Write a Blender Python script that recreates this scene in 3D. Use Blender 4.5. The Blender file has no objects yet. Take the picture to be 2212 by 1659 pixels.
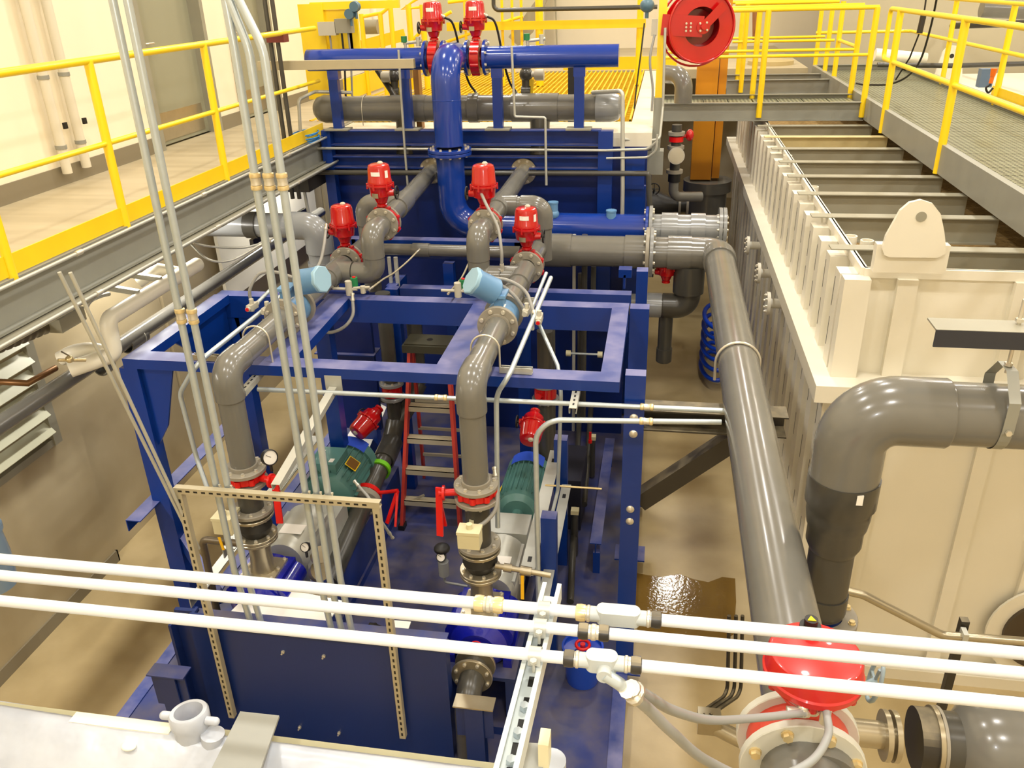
import bpy, math, random
from mathutils import Vector, Matrix
random.seed(7)
V = Vector
SC = bpy.context.scene
COL = SC.collection

# ---------------------------------------------------------------- camera
F_PX = 1805.0
PITCH, YAW, ROLL = math.radians(25.67), math.radians(10.375), math.radians(-1.76)
CAM = V((0.0, 0.0, 4.9))
_f = V((-math.sin(YAW)*math.cos(PITCH), math.cos(YAW)*math.cos(PITCH), -math.sin(PITCH)))
_r = V((math.cos(YAW), math.sin(YAW), 0)); _u = _r.cross(_f)
_r2 = math.cos(ROLL)*_r + math.sin(ROLL)*_u
_u2 = -math.sin(ROLL)*_r + math.cos(ROLL)*_u
cd = bpy.data.cameras.new('camera'); cam = bpy.data.objects.new('camera', cd); COL.objects.link(cam)
cam.matrix_world = Matrix(((_r2.x, _u2.x, -_f.x, CAM.x), (_r2.y, _u2.y, -_f.y, CAM.y), (_r2.z, _u2.z, -_f.z, CAM.z), (0, 0, 0, 1)))
cd.sensor_fit = 'HORIZONTAL'; cd.sensor_width = 36.0; cd.lens = 36.0*F_PX/2212.0
cd.clip_start = 0.05; cd.clip_end = 200
SC.camera = cam

# ---------------------------------------------------------------- world, lamps, exposure
SC.view_settings.view_transform = 'Standard'; SC.view_settings.look = 'None'
SC.view_settings.gamma = 1; SC.view_settings.use_curve_mapping = False
SC.view_settings.exposure = 0.13
w = bpy.data.worlds.new('world'); SC.world = w; w.use_nodes = True
w.node_tree.nodes['Background'].inputs[0].default_value = (1.0, 0.96, 0.88, 1)
w.node_tree.nodes['Background'].inputs[1].default_value = 0.12
LAMP_W = 105.0
LAMP_XY = [(x, y) for x in (-6.3, -2.9, 0.6, 4.6, 8.2) for y in (0.0, 4.2, 8.4, 12.6, 16.8)]
for i, (x, y) in enumerate(LAMP_XY):
    l = bpy.data.lights.new('lamp_light', 'AREA'); l.shape = 'DISK'; l.size = 0.5
    l.energy = LAMP_W; l.color = (1.0, 0.965, 0.90)
    o = bpy.data.objects.new('lamp_light', l); COL.objects.link(o); o.location = (x, y, 8.55)
ADDED_STRIPS = [(-4.45, 3.2), (-4.45, 6.6), (-4.45, 10.0), (-4.45, 13.4)]      # unseen strip lamps, added to brighten the space under the raised walkway
for (x, y) in ADDED_STRIPS:
    l = bpy.data.lights.new('added_strip_light', 'AREA'); l.shape = 'RECTANGLE'; l.size = 0.1; l.size_y = 1.2
    l.energy = 42.0; l.color = (1.0, 0.95, 0.86)
    o = bpy.data.objects.new('added_strip_light', l); COL.objects.link(o); o.location = (x, y, 3.13)
fl = bpy.data.lights.new('camera_flash', 'POINT'); fl.energy = 52; fl.color = (0.93, 0.96, 1.0); fl.shadow_soft_size = 0.03
fo = bpy.data.objects.new('camera_flash', fl); COL.objects.link(fo); fo.location = CAM + _r2*(-0.04) + _u2*0.05

# a pixel of the photograph -> a point on a plane of the building
def ray(px, py):
    a = (px-1106)/F_PX; b = (py-829.5)/F_PX
    return _r2*a - _u2*b + _f
def PZ(px, py, z): d = ray(px, py); return CAM + d*((z-CAM.z)/d.z)
def PY(px, py, y): d = ray(px, py); return CAM + d*((y-CAM.y)/d.y)
def PX(px, py, x): d = ray(px, py); return CAM + d*((x-CAM.x)/d.x)

# ---------------------------------------------------------------- materials
MATS = {}
def mat(name, col, rough=0.5, metal=0.0, noise=0.0, nscale=6.0, col2=None, bump=0.0, bscale=40.0, dust=None, spec=0.5, coat=0.0, stretch=None):
    m = bpy.data.materials.new(name); m.use_nodes = True
    nt = m.node_tree; N = nt.nodes; L = nt.links
    b = N['Principled BSDF']
    def lin(c): return tuple(((v/255)/12.92 if v/255 <= 0.04045 else ((v/255+0.055)/1.055)**2.4) for v in c)+(1,)
    c1 = lin(col)
    b.inputs['Base Color'].default_value = c1
    b.inputs['Roughness'].default_value = rough; b.inputs['Metallic'].default_value = metal
    b.inputs['Specular IOR Level'].default_value = spec
    if coat: b.inputs['Coat Weight'].default_value = coat; b.inputs['Coat Roughness'].default_value = 0.08
    geo = N.new('ShaderNodeNewGeometry')
    src = geo.outputs['Position']
    if stretch:
        mp = N.new('ShaderNodeMapping'); mp.inputs['Scale'].default_value = stretch; L.new(src, mp.inputs['Vector']); src = mp.outputs['Vector']
    out = None
    if noise or col2:
        n = N.new('ShaderNodeTexNoise'); n.inputs['Scale'].default_value = nscale; n.inputs['Detail'].default_value = 5
        L.new(src, n.inputs['Vector'])
        r = N.new('ShaderNodeMapRange'); r.inputs[1].default_value = 0.35; r.inputs[2].default_value = 0.68
        r.inputs[3].default_value = 0; r.inputs[4].default_value = 1 if col2 else noise
        L.new(n.outputs['Fac'], r.inputs[0])
        mx = N.new('ShaderNodeMix'); mx.data_type = 'RGBA'
        mx.inputs[6].default_value = c1
        mx.inputs[7].default_value = lin(col2) if col2 else tuple(v*0.55 for v in c1[:3])+(1,)
        L.new(r.outputs[0], mx.inputs[0]); out = mx.outputs[2]
    if dust:                                       # settled dust on upward faces
        dc, amt, ds = dust
        n2 = N.new('ShaderNodeTexNoise'); n2.inputs['Scale'].default_value = ds; n2.inputs['Detail'].default_value = 6
        L.new(geo.outputs['Position'], n2.inputs['Vector'])
        r2 = N.new('ShaderNodeMapRange'); r2.inputs[1].default_value = 0.36; r2.inputs[2].default_value = 0.66; r2.inputs[3].default_value = amt*0.25; r2.inputs[4].default_value = amt
        L.new(n2.outputs['Fac'], r2.inputs[0])
        sx = N.new('ShaderNodeSeparateXYZ'); L.new(geo.outputs['True Normal'], sx.inputs[0])
        r3 = N.new('ShaderNodeMapRange'); r3.inputs[1].default_value = 0.5; r3.inputs[2].default_value = 0.9; L.new(sx.outputs[2], r3.inputs[0])
        mu = N.new('ShaderNodeMath'); mu.operation = 'MULTIPLY'; L.new(r2.outputs[0], mu.inputs[0]); L.new(r3.outputs[0], mu.inputs[1])
        m2 = N.new('ShaderNodeMix'); m2.data_type = 'RGBA'; m2.inputs[6].default_value = c1; m2.inputs[7].default_value = lin(dc)
        if out: L.new(out, m2.inputs[6])
        L.new(mu.outputs[0], m2.inputs[0]); out = m2.outputs[2]
        rr = N.new('ShaderNodeMapRange'); rr.inputs[3].default_value = rough; rr.inputs[4].default_value = 0.75; L.new(mu.outputs[0], rr.inputs[0]); L.new(rr.outputs[0], b.inputs['Roughness'])
    if out: L.new(out, b.inputs['Base Color'])
    if bump:
        nb = N.new('ShaderNodeTexNoise'); nb.inputs['Scale'].default_value = bscale; nb.inputs['Detail'].default_value = 3; L.new(src, nb.inputs['Vector'])
        bp = N.new('ShaderNodeBump'); bp.inputs['Strength'].default_value = bump; bp.inputs['Distance'].default_value = 0.01
        L.new(nb.outputs['Fac'], bp.inputs['Height']); L.new(bp.outputs[0], b.inputs['Normal'])
    MATS[name] = m
    return m

blue = mat('blue_paint', (4, 50, 134), 0.3, noise=0.25, nscale=3, dust=((132, 130, 165), 0.75, 5))
deckblue = mat('blue_deck_paint', (16, 48, 128), 0.33, col2=(48, 58, 98), nscale=2.0, dust=((112, 102, 96), 0.6, 5))
pipeblue = mat('blue_pipe_paint', (20, 58, 150), 0.18, noise=0.15, nscale=4, coat=0.3)
pumpblue = mat('cobalt_pump_paint', (16, 24, 150), 0.22, coat=0.4, bump=0.15, bscale=60)
yellow = mat('safety_yellow_paint', (252, 214, 26), 0.3, coat=0.2)
yellow2 = mat('yellow_toe_board', (246, 206, 22), 0.4, noise=0.12)
red = mat('red_actuator_paint', (186, 12, 16), 0.18, coat=0.5)
redb = mat('bright_red_plastic', (215, 22, 18), 0.3)
redf = mat('red_fibreglass', (196, 62, 48), 0.45, noise=0.15, nscale=30)
pvc = mat('grey_pvc', (112, 110, 103), 0.22, noise=0.18, nscale=5, coat=0.15)
pvcl = mat('light_grey_pvc', (136, 138, 138), 0.22, noise=0.1, nscale=5, coat=0.2)
pvcd = mat('dark_grey_pvc', (70, 68, 62), 0.28, noise=0.2, nscale=6)
flg = mat('flange_grey', (150, 143, 128), 0.35, noise=0.2, nscale=8)
black = mat('black_rubber', (26, 24, 22), 0.45)
blackm = mat('black_painted_steel', (42, 38, 32), 0.4, dust=((150, 138, 110), 0.8, 8))
galv = mat('galvanised_conduit', (190, 200, 204), 0.30, metal=0.45, noise=0.12, nscale=20)
strut = mat('galvanised_strut', (190, 190, 180), 0.38, metal=0.35, noise=0.1, nscale=14)
strutt = mat('weathered_strut', (186, 176, 148), 0.45, metal=0.2, noise=0.12, nscale=10)
zinc = mat('zinc_bolt', (214, 208, 192), 0.3, metal=0.6)
brass = mat('brass', (226, 206, 156), 0.25, metal=0.5)
steel = mat('stainless_steel', (176, 166, 142), 0.28, metal=0.7, noise=0.15, nscale=12)
white = mat('white_tank_paint', (228, 222, 204), 0.36, noise=0.05, nscale=3)
whitef = mat('thick_white_paint', (186, 190, 196), 0.34, col2=(160, 164, 172), nscale=5, bump=0.9, bscale=9)
cream = mat('cream_wall_paint', (240, 228, 200), 0.6, noise=0.03)
crmd = mat('grey_green_door_paint', (150, 148, 124), 0.5)
basem = mat('grey_baseboard', (128, 118, 96), 0.5)
floorm = mat('sealed_concrete', (184, 164, 122), 0.32, col2=(164, 144, 102), nscale=1.6, bump=0.05)
mezzm = mat('mezzanine_concrete', (192, 178, 146), 0.4, col2=(176, 162, 130), nscale=3, stretch=(0.25,2.5,1))
lowall = mat('tan_lower_wall_paint', (184, 170, 138), 0.35, col2=(168, 152, 118), nscale=0.9)
greymt = mat('grey_painted_steel', (150, 146, 128), 0.45, noise=0.12, nscale=4)
galvf = mat('galvanised_channel', (150, 150, 140), 0.4, metal=0.2, noise=0.15, nscale=5)
orange = mat('orange_column_paint', (214, 140, 14), 0.4, noise=0.12, nscale=3)
teal = mat('teal_motor_paint', (84, 128, 122), 0.35, noise=0.15, nscale=14)
ltblue = mat('light_blue_meter_paint', (104, 148, 188), 0.35, noise=0.1, nscale=10)
slate = mat('slate_blue_paint', (78, 108, 124), 0.4)
boxgrey = mat('grey_enclosure', (190, 184, 166), 0.45)
bxcream = mat('beige_enclosure', (214, 206, 168), 0.5)
whitel = mat('white_label', (240, 236, 228), 0.5)
green = mat('green_plastic', (30, 120, 70), 0.4)
lime = mat('lime_band', (110, 190, 20), 0.5)
cyan = mat('blue_cable', (40, 130, 200), 0.5)
insul = mat('white_pipe_jacket', (244, 238, 218), 0.35)
rubberg = mat('grey_flex_conduit', (150, 148, 142), 0.45)
sand = mat('filter_media', (150, 122, 70), 0.95, col2=(120, 94, 50), nscale=25, bump=1.0, bscale=60)
plug = mat('plug_orange', (230, 110, 20), 0.4)
alum = mat('aluminium_tread', (196, 186, 160), 0.4, metal=0.3)
duct = mat('duct_sheet_metal', (168, 158, 132), 0.35, metal=0.3, noise=0.2, nscale=2)
lampm = mat('lamp_housing', (210, 210, 205), 0.4)
# ---------------------------------------------------------------- geometry helpers
OFF = {}
class MB:
    def __init__(self): self.v = []; self.f = []; self.s = []; self.m = []; self.cur = 0; self.M = None
    def add(self, vs, fs, smooth):
        n = len(self.v)
        self.v += [(self.M @ V(p)) if self.M else V(p) for p in vs]
        for k, f in enumerate(fs):
            self.f.append([n+i for i in f]); self.m.append(self.cur); self.s.append(smooth if isinstance(smooth, bool) else smooth[k])
        return self
    def box(self, lo, hi):
        x0, y0, z0 = [min(a, b) for a, b in zip(lo, hi)]; x1, y1, z1 = [max(a, b) for a, b in zip(lo, hi)]
        return self.add([(x0,y0,z0),(x1,y0,z0),(x1,y1,z0),(x0,y1,z0),(x0,y0,z1),(x1,y0,z1),(x1,y1,z1),(x0,y1,z1)],
                 [(3,2,1,0),(4,5,6,7),(0,1,5,4),(1,2,6,5),(2,3,7,6),(3,0,4,7)], False)
    def beam(self, a, b, w, h, up=(0,0,1), prof='box', t=0.008, off=(0,0)):
        """bar from a to b; w across, h along up; prof: box, I, C, L, T"""
        a = V(a); b = V(b); d = (b-a).normalized(); up = V(up)
        s = d.cross(up)
        if s.length < 1e-4: s = d.cross(V((0,1,0)))
        s.normalize(); u = s.cross(d).normalized()
        W = w/2; H = h/2
        P = {'box': [(-W,-H),(W,-H),(W,H),(-W,H)],
             'I': [(-W,-H),(W,-H),(W,-H+t),(t/2,-H+t),(t/2,H-t),(W,H-t),(W,H),(-W,H),(-W,H-t),(-t/2,H-t),(-t/2,-H+t),(-W,-H+t)],
             'C': [(-W,-H),(W,-H),(W,-H+t),(-W+t,-H+t),(-W+t,H-t),(W,H-t),(W,H),(-W,H)],
             'L': [(-W,-H),(-W+t,-H),(-W+t,H-t),(W,H-t),(W,H),(-W,H)],
             'U': [(-W,-H),(W,-H),(W,H),(W-t*3,H),(W-t*3,H-t),(W-t,H-t),(W-t,-H+t),(-W+t,-H+t),(-W+t,H-t),(-W+t*3,H-t),(-W+t*3,H),(-W,H)],
             'T': [(-W,H),(-W,H-t),(-t/2,H-t),(-t/2,-H),(t/2,-H),(t/2,H-t),(W,H-t),(W,H)]}[prof]
        return self.prism([a + s*(p[0]+off[0]) + u*(p[1]+off[1]) for p in P], b-a)
    def prism(self, pts, vec):
        pts = [V(p) for p in pts]; vec = V(vec); n = len(pts)
        vs = pts + [p+vec for p in pts]
        nn = V((0,0,0))
        for i in range(n): nn += pts[i].cross(pts[(i+1) % n])
        flip = nn.dot(vec) > 0
        fs = [tuple(range(n))[::-1] if flip else tuple(range(n)), tuple(range(n, 2*n)) if flip else tuple(range(n, 2*n))[::-1]]
        for i in range(n):
            j = (i+1) % n
            fs.append((i, j, n+j, n+i) if flip else (j, i, n+i, n+j))
        return self.add(vs, fs, False)
    def ring(self, c, ax, r, n=24, ref=None):
        ax = V(ax).normalized()
        ref = V(ref) if ref else (V((0,0,1)) if abs(ax.z) < 0.9 else V((1,0,0)))
        s = ax.cross(ref).normalized(); u = s.cross(ax)
        return [V(c) + s*(r*math.cos(2*math.pi*k/n)) + u*(r*math.sin(2*math.pi*k/n)) for k in range(n)]
    def lathe(self, c, ax, prof, n=24):
        """prof: list of (distance along axis, radius)"""
        c = V(c); ax = V(ax).normalized(); prof = list(prof)
        k = 0
        segs = []; cur = [prof[0]]
        for i in range(1, len(prof)):
            cur.append(prof[i])
            if i+1 < len(prof):
                a = V((prof[i][0]-prof[i-1][0], prof[i][1]-prof[i-1][1])); b = V((prof[i+1][0]-prof[i][0], prof[i+1][1]-prof[i][1]))
                if a.length > 1e-6 and b.length > 1e-6 and a.angle(b) > math.radians(35):
                    segs.append(cur); cur = [prof[i]]
        segs.append(cur)
        for sg in segs:
            vs = []
            for (d, r) in sg: vs += self.ring(c+ax*d, ax, max(r, 1e-4), n)
            fs = []
            for i in range(len(sg)-1):
                for j in range(n):
                    a = i*n+j; b = i*n+(j+1) % n
                    fs.append((a, b, b+n, a+n))
            self.add(vs, fs, True)
        return self
    def cyl(self, a, b, r, r2=None, n=20, caps=True):
        a = V(a); b = V(b); r2 = r if r2 is None else r2; L = (b-a).length
        pr = ([(0, 0)] if caps else []) + [(0, r), (L, r2)] + ([(L, 0)] if caps else [])
        return self.lathe(a, b-a, pr, n)
    def tube(self, pts, r, n=14, caps=True, closed=False):
        pts = [V(p) for p in pts]; m = len(pts)
        T = []
        for i in range(m):
            if closed: t = pts[(i+1) % m]-pts[i-1]
            elif i == 0: t = pts[1]-pts[0]
            elif i == m-1: t = pts[-1]-pts[-2]
            else: t = (pts[i+1]-pts[i]).normalized()+(pts[i]-pts[i-1]).normalized()
            T.append(t.normalized())
        ref = V((0,0,1)) if abs(T[0].z) < 0.9 else V((1,0,0))
        u = (ref - T[0]*ref.dot(T[0])).normalized()
        vs = []
        for i in range(m):
            u = (u - T[i]*u.dot(T[i])).normalized(); s = T[i].cross(u)
            rr = r[i] if isinstance(r, (list, tuple)) else r
            vs += [pts[i] + u*(rr*math.cos(2*math.pi*k/n)) + s*(rr*math.sin(2*math.pi*k/n)) for k in range(n)]
        fs = []
        for i in range(m if closed else m-1):
            for j in range(n):
                a = i*n+j; b = i*n+(j+1) % n; q = ((i+1) % m)*n
                fs.append((a, b, q+(j+1) % n, q+j))
        self.add(vs, fs, True)
        if caps and not closed:
            self.add(vs[:n], [tuple(range(n))[::-1]], False) if not self.M else self._cap(pts, T, r, n)
            if not self.M: self.add(vs[-n:], [tuple(range(n))], False)
        return self
    def _cap(self, pts, T, r, n):
        r0 = r[0] if isinstance(r, (list, tuple)) else r; r1 = r[-1] if isinstance(r, (list, tuple)) else r
        self.add(self.ring(pts[0], T[0], r0, n), [tuple(range(n))], False); self.add(self.ring(pts[-1], T[-1], r1, n), [tuple(range(n))], False)
    def ball(self, c, r, sc=(1,1,1), n=16, m=10, a0=0.0, a1=180.0):
        vs = []; fs = []
        c = V(c)
        for i in range(m+1):
            t = math.radians(a0+(a1-a0)*i/m)
            for j in range(n):
                p = 2*math.pi*j/n
                vs.append(c+V((r*sc[0]*math.sin(t)*math.cos(p), r*sc[1]*math.sin(t)*math.sin(p), r*sc[2]*math.cos(t))))
        for i in range(m):
            for j in range(n):
                a = i*n+j; b = i*n+(j+1) % n
                fs.append((a, a+n, b+n, b))
        return self.add(vs, fs, True)
    def hexa(self, c, ax, r, h):
        return self.prism(self.ring(c, ax, r, 6), V(ax).normalized()*h)

def mk(name, mb, m):
    me = bpy.data.meshes.new(name)
    me.from_pydata([tuple(p) for p in mb.v], [], mb.f)
    me.polygons.foreach_set('use_smooth', mb.s)
    for q in (m if isinstance(m, (list, tuple)) else [m]): me.materials.append(q)
    me.polygons.foreach_set('material_index', mb.m); me.update()
    return me
def tag(o, label=None, cat=None, group=None, kind=None):
    if label: o['label'] = label
    if cat: o['category'] = cat
    if group: o['group'] = group
    if kind: o['kind'] = kind
    return o
def thing(name, label, cat, loc=(0,0,0), group=None, rotz=0.0, world=True, mtx=None):
    o = bpy.data.objects.new(name, None); COL.objects.link(o); o.empty_display_size = 0.1
    o.location = loc
    if mtx: o.matrix_world = mtx; world = False
    if rotz: o.rotation_euler = (0, 0, rotz); world = False
    tag(o, label, cat, group)
    OFF[o] = V(loc) if world else V((0,0,0))
    return o
def part(name, mb, m, parent, label=None, kind=None):
    """one mesh, child of a thing or of a part"""
    off = OFF[parent]
    if off.length > 0: mb.v = [p-off for p in mb.v]
    o = bpy.data.objects.new(name, mk(name, mb, m)); COL.objects.link(o); o.parent = parent
    OFF[o] = off
    if label: o['label'] = label
    if kind: o['kind'] = kind
    return o
def solo(name, mb, m, label, cat, group=None, kind=None):
    lo = V([min(p[i] for p in mb.v) for i in range(3)]); hi = V([max(p[i] for p in mb.v) for i in range(3)])
    c = V(((lo.x+hi.x)/2, (lo.y+hi.y)/2, lo.z)); mb.v = [p-c for p in mb.v]
    o = bpy.data.objects.new(name, mk(name, mb, m)); COL.objects.link(o); o.location = c
    return tag(o, label, cat, group, kind)
def struct(name, mb, m, label=None):
    o = bpy.data.objects.new(name, mk(name, mb, m)); COL.objects.link(o)
    o['kind'] = 'structure'; OFF[o] = V((0,0,0))
    if label: o['label'] = label
    return o
def copies(name, proto, mats_, parent, locs):
    """the same small mesh many times, each an object of its own; locs: matrices in the parent's space"""
    for M in locs:
        o = bpy.data.objects.new(name, proto); COL.objects.link(o); o.parent = parent; o.matrix_local = M
def frame_z(c, ax, ref=None):
    ax = V(ax).normalized(); ref = V(ref) if ref else (V((0,0,1)) if abs(ax.z) < 0.9 else V((1,0,0)))
    s = ax.cross(ref).normalized(); u = s.cross(ax)
    return Matrix(((s.x, u.x, ax.x, c[0]), (s.y, u.y, ax.y, c[1]), (s.z, u.z, ax.z, c[2]), (0,0,0,1)))
def fillet(pts, r, n=7):
    pts = [V(p) for p in pts]; out = [pts[0]]
    for i in range(1, len(pts)-1):
        rr = r[i-1] if isinstance(r, (list, tuple)) else r
        a = (pts[i-1]-pts[i]); b = (pts[i+1]-pts[i]); la = a.length; lb = b.length; a.normalize(); b.normalize()
        ang = a.angle(b)
        if ang > math.radians(178): out.append(pts[i]); continue
        d = min(rr/math.tan(ang/2), la*0.49, lb*0.49); R = d*math.tan(ang/2)
        c = pts[i] + (a+b).normalized()*(R/math.sin(ang/2))
        p0 = pts[i]+a*d-c; p1 = pts[i]+b*d-c
        for k in range(n+1):
            th = p0.angle(p1); t = k/n; out.append(c + (p0*math.sin((1-t)*th) + p1*math.sin(t*th))/math.sin(th))
    out.append(pts[-1]); return out
def spline(pts, n=8):
    pts = [V(p) for p in pts]; P = [pts[0]*2-pts[1]]+pts+[pts[-1]*2-pts[-2]]; out = []
    for i in range(1, len(P)-2):
        for k in range(n):
            t = k/n; a, b, c, d = P[i-1:i+3]
            out.append(0.5*((2*b)+(c-a)*t+(2*a-5*b+4*c-d)*t*t+(3*b-a-3*c+d)*t**3))
    out.append(pts[-1]); return out

BOLT = {}
def bolt_mesh(r, h, m):
    k = (round(r, 4), round(h, 4), m.name)
    if k not in BOLT:
        mb = MB(); mb.cyl((0,0,0), (0,0,h*0.3), r*1.25, n=10); mb.hexa((0,0,h*0.3), (0,0,1), r, h*0.7)
        BOLT[k] = mk('bolt', mb, m)
    return BOLT[k]
def flange(parent, c, ax, r, t, hole=0.0, nb=8, br=0.01, m=None, bm=None, name='flange', side=1, phase=0.5, hub=None, lab=None):
    """flat ring with bolts on its +ax face (side=1), both (2) or none (0)"""
    m = m or flg; bm = bm or zinc; c = V(c); ax = V(ax).normalized(); mb = MB()
    mb.lathe(c, ax, [(0, hole), (0, r-0.003), (0.003, r), (t-0.003, r), (t, r-0.003), (t, hole)], 32)
    if hub: mb.lathe(c, ax, [(t, hub[0]), (t+hub[1], hub[0]), (t+hub[1], hole)], 28)
    f = part(name, mb, m, parent, label=lab)
    rb = (hole+r)/2 + (r-hole)*0.12; off = OFF[parent]; fr = frame_z((0,0,0), ax)
    loc = []
    for k in range(nb):
        a = 2*math.pi*(k+phase)/nb
        p = c-off + fr.to_3x3() @ V((rb*math.cos(a), rb*math.sin(a), 0))
        if side in (1, 2): q = p+ax*t; loc.append(Matrix.Translation(q) @ fr)
        if side in (-1, 2): loc.append(Matrix.Translation(p) @ frame_z((0,0,0), -ax))
    if side: copies('bolt', bolt_mesh(br, br*1.3, bm), None, f, loc)
    return f
def elbow(parent, p, d1, d2, r, bend, m, k=1.13, sock=None, name='elbow'):
    """fitting round the corner p between directions d1 (towards previous) and d2 (towards next)"""
    p = V(p); d1 = V(d1).normalized(); d2 = V(d2).normalized(); sock = sock or r*0.9
    pts = fillet([p+d1*(bend+sock), p, p+d2*(bend+sock)], bend, 12)
    mb = MB(); mb.tube(pts, r*k, 26, caps=False)
    for q, d in ((pts[0], d1), (pts[-1], d2)):
        mb.lathe(q, d, [(-0.004, r*k), (0, r*k), (0.006, r*k-0.003), (0.006, r*0.98)], 26)
    return part(name, mb, m, parent)
def coupling(parent, c, ax, L, r, m, name='coupling'):
    mb = MB(); mb.lathe(V(c)-V(ax).normalized()*(L/2), ax, [(0, r*0.86), (0, r), (L, r), (L, r*0.86)], 26)
    return part(name, mb, m, parent)
def pipe(parent, pts, r, m, name='pipe', n=24):
    mb = MB(); mb.tube(pts, r, n); return part(name, mb, m, parent)
def ctr(*ps):
    lo = V([min(p[i] for p in ps) for i in range(3)]); hi = V([max(p[i] for p in ps) for i in range(3)])
    return V(((lo.x+hi.x)/2, (lo.y+hi.y)/2, lo.z))
# ================================================================ the building
mb = MB(); mb.box((-5.6,-2,-0.15), (13,21,0)); struct('floor', mb, floorm, 'sealed tan concrete ground floor between the blue skid and the white tank')
mb = MB(); mb.box((-5.1,1.0,3.30), (-3.72,20.8,3.45)); struct('floor', mb, mezzm, 'raised walkway floor behind the yellow railing on the left')
mb = MB(); mb.box((-5.1,15.75,3.30), (2.4,21.0,3.449)); struct('floor', mb, mezzm, 'raised floor area behind the yellow grating')
for (x, y) in ADDED_STRIPS:  # housings for the added strip lamps
    mb = MB(); mb.box((x-0.07,y-0.65,3.14), (x+0.07,y+0.65,3.20)); solo('added_strip_lamp', mb, lampm, 'long strip lamp added for light under the raised walkway, hung %.0f m along it' % y, 'strip lamp', 'added strip lamps under the walkway')
mb = MB(); mb.box((-5.6,-2.2,8.8), (13,21.2,9.0)); struct('ceiling', mb, cream)
mb = MB(); mb.box((-5.6,-2.2,-0.15), (13,-2.0,8.8)); struct('wall_near', mb, cream)
mb = MB(); mb.box((-5.6,21.0,-0.15), (13,21.2,8.8)); struct('wall_far', mb, cream)
mb = MB(); mb.box((13,-2.2,-0.15), (13.2,21.2,8.8)); struct('wall_right', mb, cream)
mb = MB(); mb.box((-5.8,-2.2,-0.15), (-5.3,21.2,8.8)); struct('wall_left', mb, cream)
# upper wall lining beside the raised walkway, with two door recesses
mb = MB()
mb.box((-5.3,-2,3.45), (-5.0,7.95,8.8)); mb.box((-5.3,9.25,3.45), (-5.0,9.75,8.8)); mb.box((-5.3,10.95,3.45), (-5.0,21,8.8))
mb.box((-5.3,7.95,6.0), (-5.0,9.25,8.8)); mb.box((-5.3,9.75,6.0), (-5.0,10.95,8.8))
struct('wall_left', mb, cream, 'cream upper wall behind the yellow railing')
for k, (y0, y1) in enumerate(((7.95,9.25),(9.75,10.95))):
    mb = MB(); mb.box((-5.2,y0+0.07,3.46), (-5.12,y1-0.07,5.95)); d = struct('door_%d' % (k+1), mb, crmd, 'grey-green steel door above the walkway')
    fr = MB(); fr.box((-5.22,y0,3.45), (-4.98,y0+0.07,6.0)); fr.box((-5.22,y1-0.07,3.45), (-4.98,y1,6.0)); fr.box((-5.22,y0,5.95), (-4.98,y1,6.02))
    part('door_frame', fr, greymt, d)
    kp = MB(); kp.box((-5.12,y0+0.14,3.5), (-5.112,y1-0.16,3.78)); part('kick_plate', kp, steel, d)
    lv = MB(); lv.tube(fillet([(-5.12,y0+0.2,4.45),(-5.05,y0+0.2,4.45),(-5.05,y0+0.33,4.45)], 0.02), 0.011); lv.cyl((-5.12,y0+0.2,4.45), (-5.105,y0+0.2,4.45), 0.03)
    part('door_handle', lv, zinc, d)
    if k == 1:
        wn = MB(); wn.box((-5.12,y0+0.3,4.75), (-5.11,y1-0.55,5.6)); part('door_window', wn, mat('wired_glass', (196,190,160), 0.1), d)
bb = MB()
for y0, y1 in ((-2,7.88),(9.26,9.74),(10.96,20.9)): bb.box((-5.0,y0,3.45), (-4.985,y1,3.60))
struct('baseboard_left', bb, basem)
# lower wall under the walkway: a deep pier, then long tan panels
mb = MB(); mb.box((-5.6,-2,0), (-4.95,5.75,3.3)); struct('wall_left', mb, lowall, 'tan pier under the raised walkway')
mb = MB(); mb.box((-5.6,5.75,0), (-5.02,7.4,3.3)); mb.box((-5.6,7.43,0), (-5.0,7.9,3.3)); mb.box((-5.6,7.93,0), (-5.04,12,3.3)); mb.box((-5.6,12.03,0), (-5.02,21,3.3))
struct('wall_left', mb, lowall, 'long tan wall under the raised walkway')
bb = MB(); bb.box((-4.95,-2,0), (-4.935,5.765,0.12)); bb.box((-5.02,5.75,0), (-4.935,5.765,0.12)); struct('baseboard_left', bb, basem)
# fascia of the raised walkway
mb = MB(); mb.beam((-3.685,1,3.30), (-3.685,20.5,3.30), 0.075, 0.28, prof='C', t=0.012); struct('trim_1', mb, galvf, 'galvanised channel edging the raised walkway')
mb = MB(); mb.box((-3.76,1,3.135), (-3.56,20.5,3.15)); struct('trim_2', mb, greymt, 'flat flange along the foot of the walkway edge')
mb = MB(); mb.box((-5.0,1.0,3.2), (-3.8,20.5,3.24)); struct('trim_3', mb, duct)

# ceiling lamps
for i, (x, y) in enumerate(LAMP_XY):
    t = thing('ceiling_lamp', 'round high-bay ceiling lamp, row %d column %d of the ceiling grid' % (i % 5+1, i//5+1), 'ceiling lamp', (x, y, 8.6), 'high-bay ceiling lamps')
    mb = MB(); mb.lathe((x,y,8.6), (0,0,1), [(0,0.28),(0.02,0.29),(0.1,0.12),(0.2,0.1),(0.2,0)], 20); part('lamp_shade', mb, lampm, t)

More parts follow.
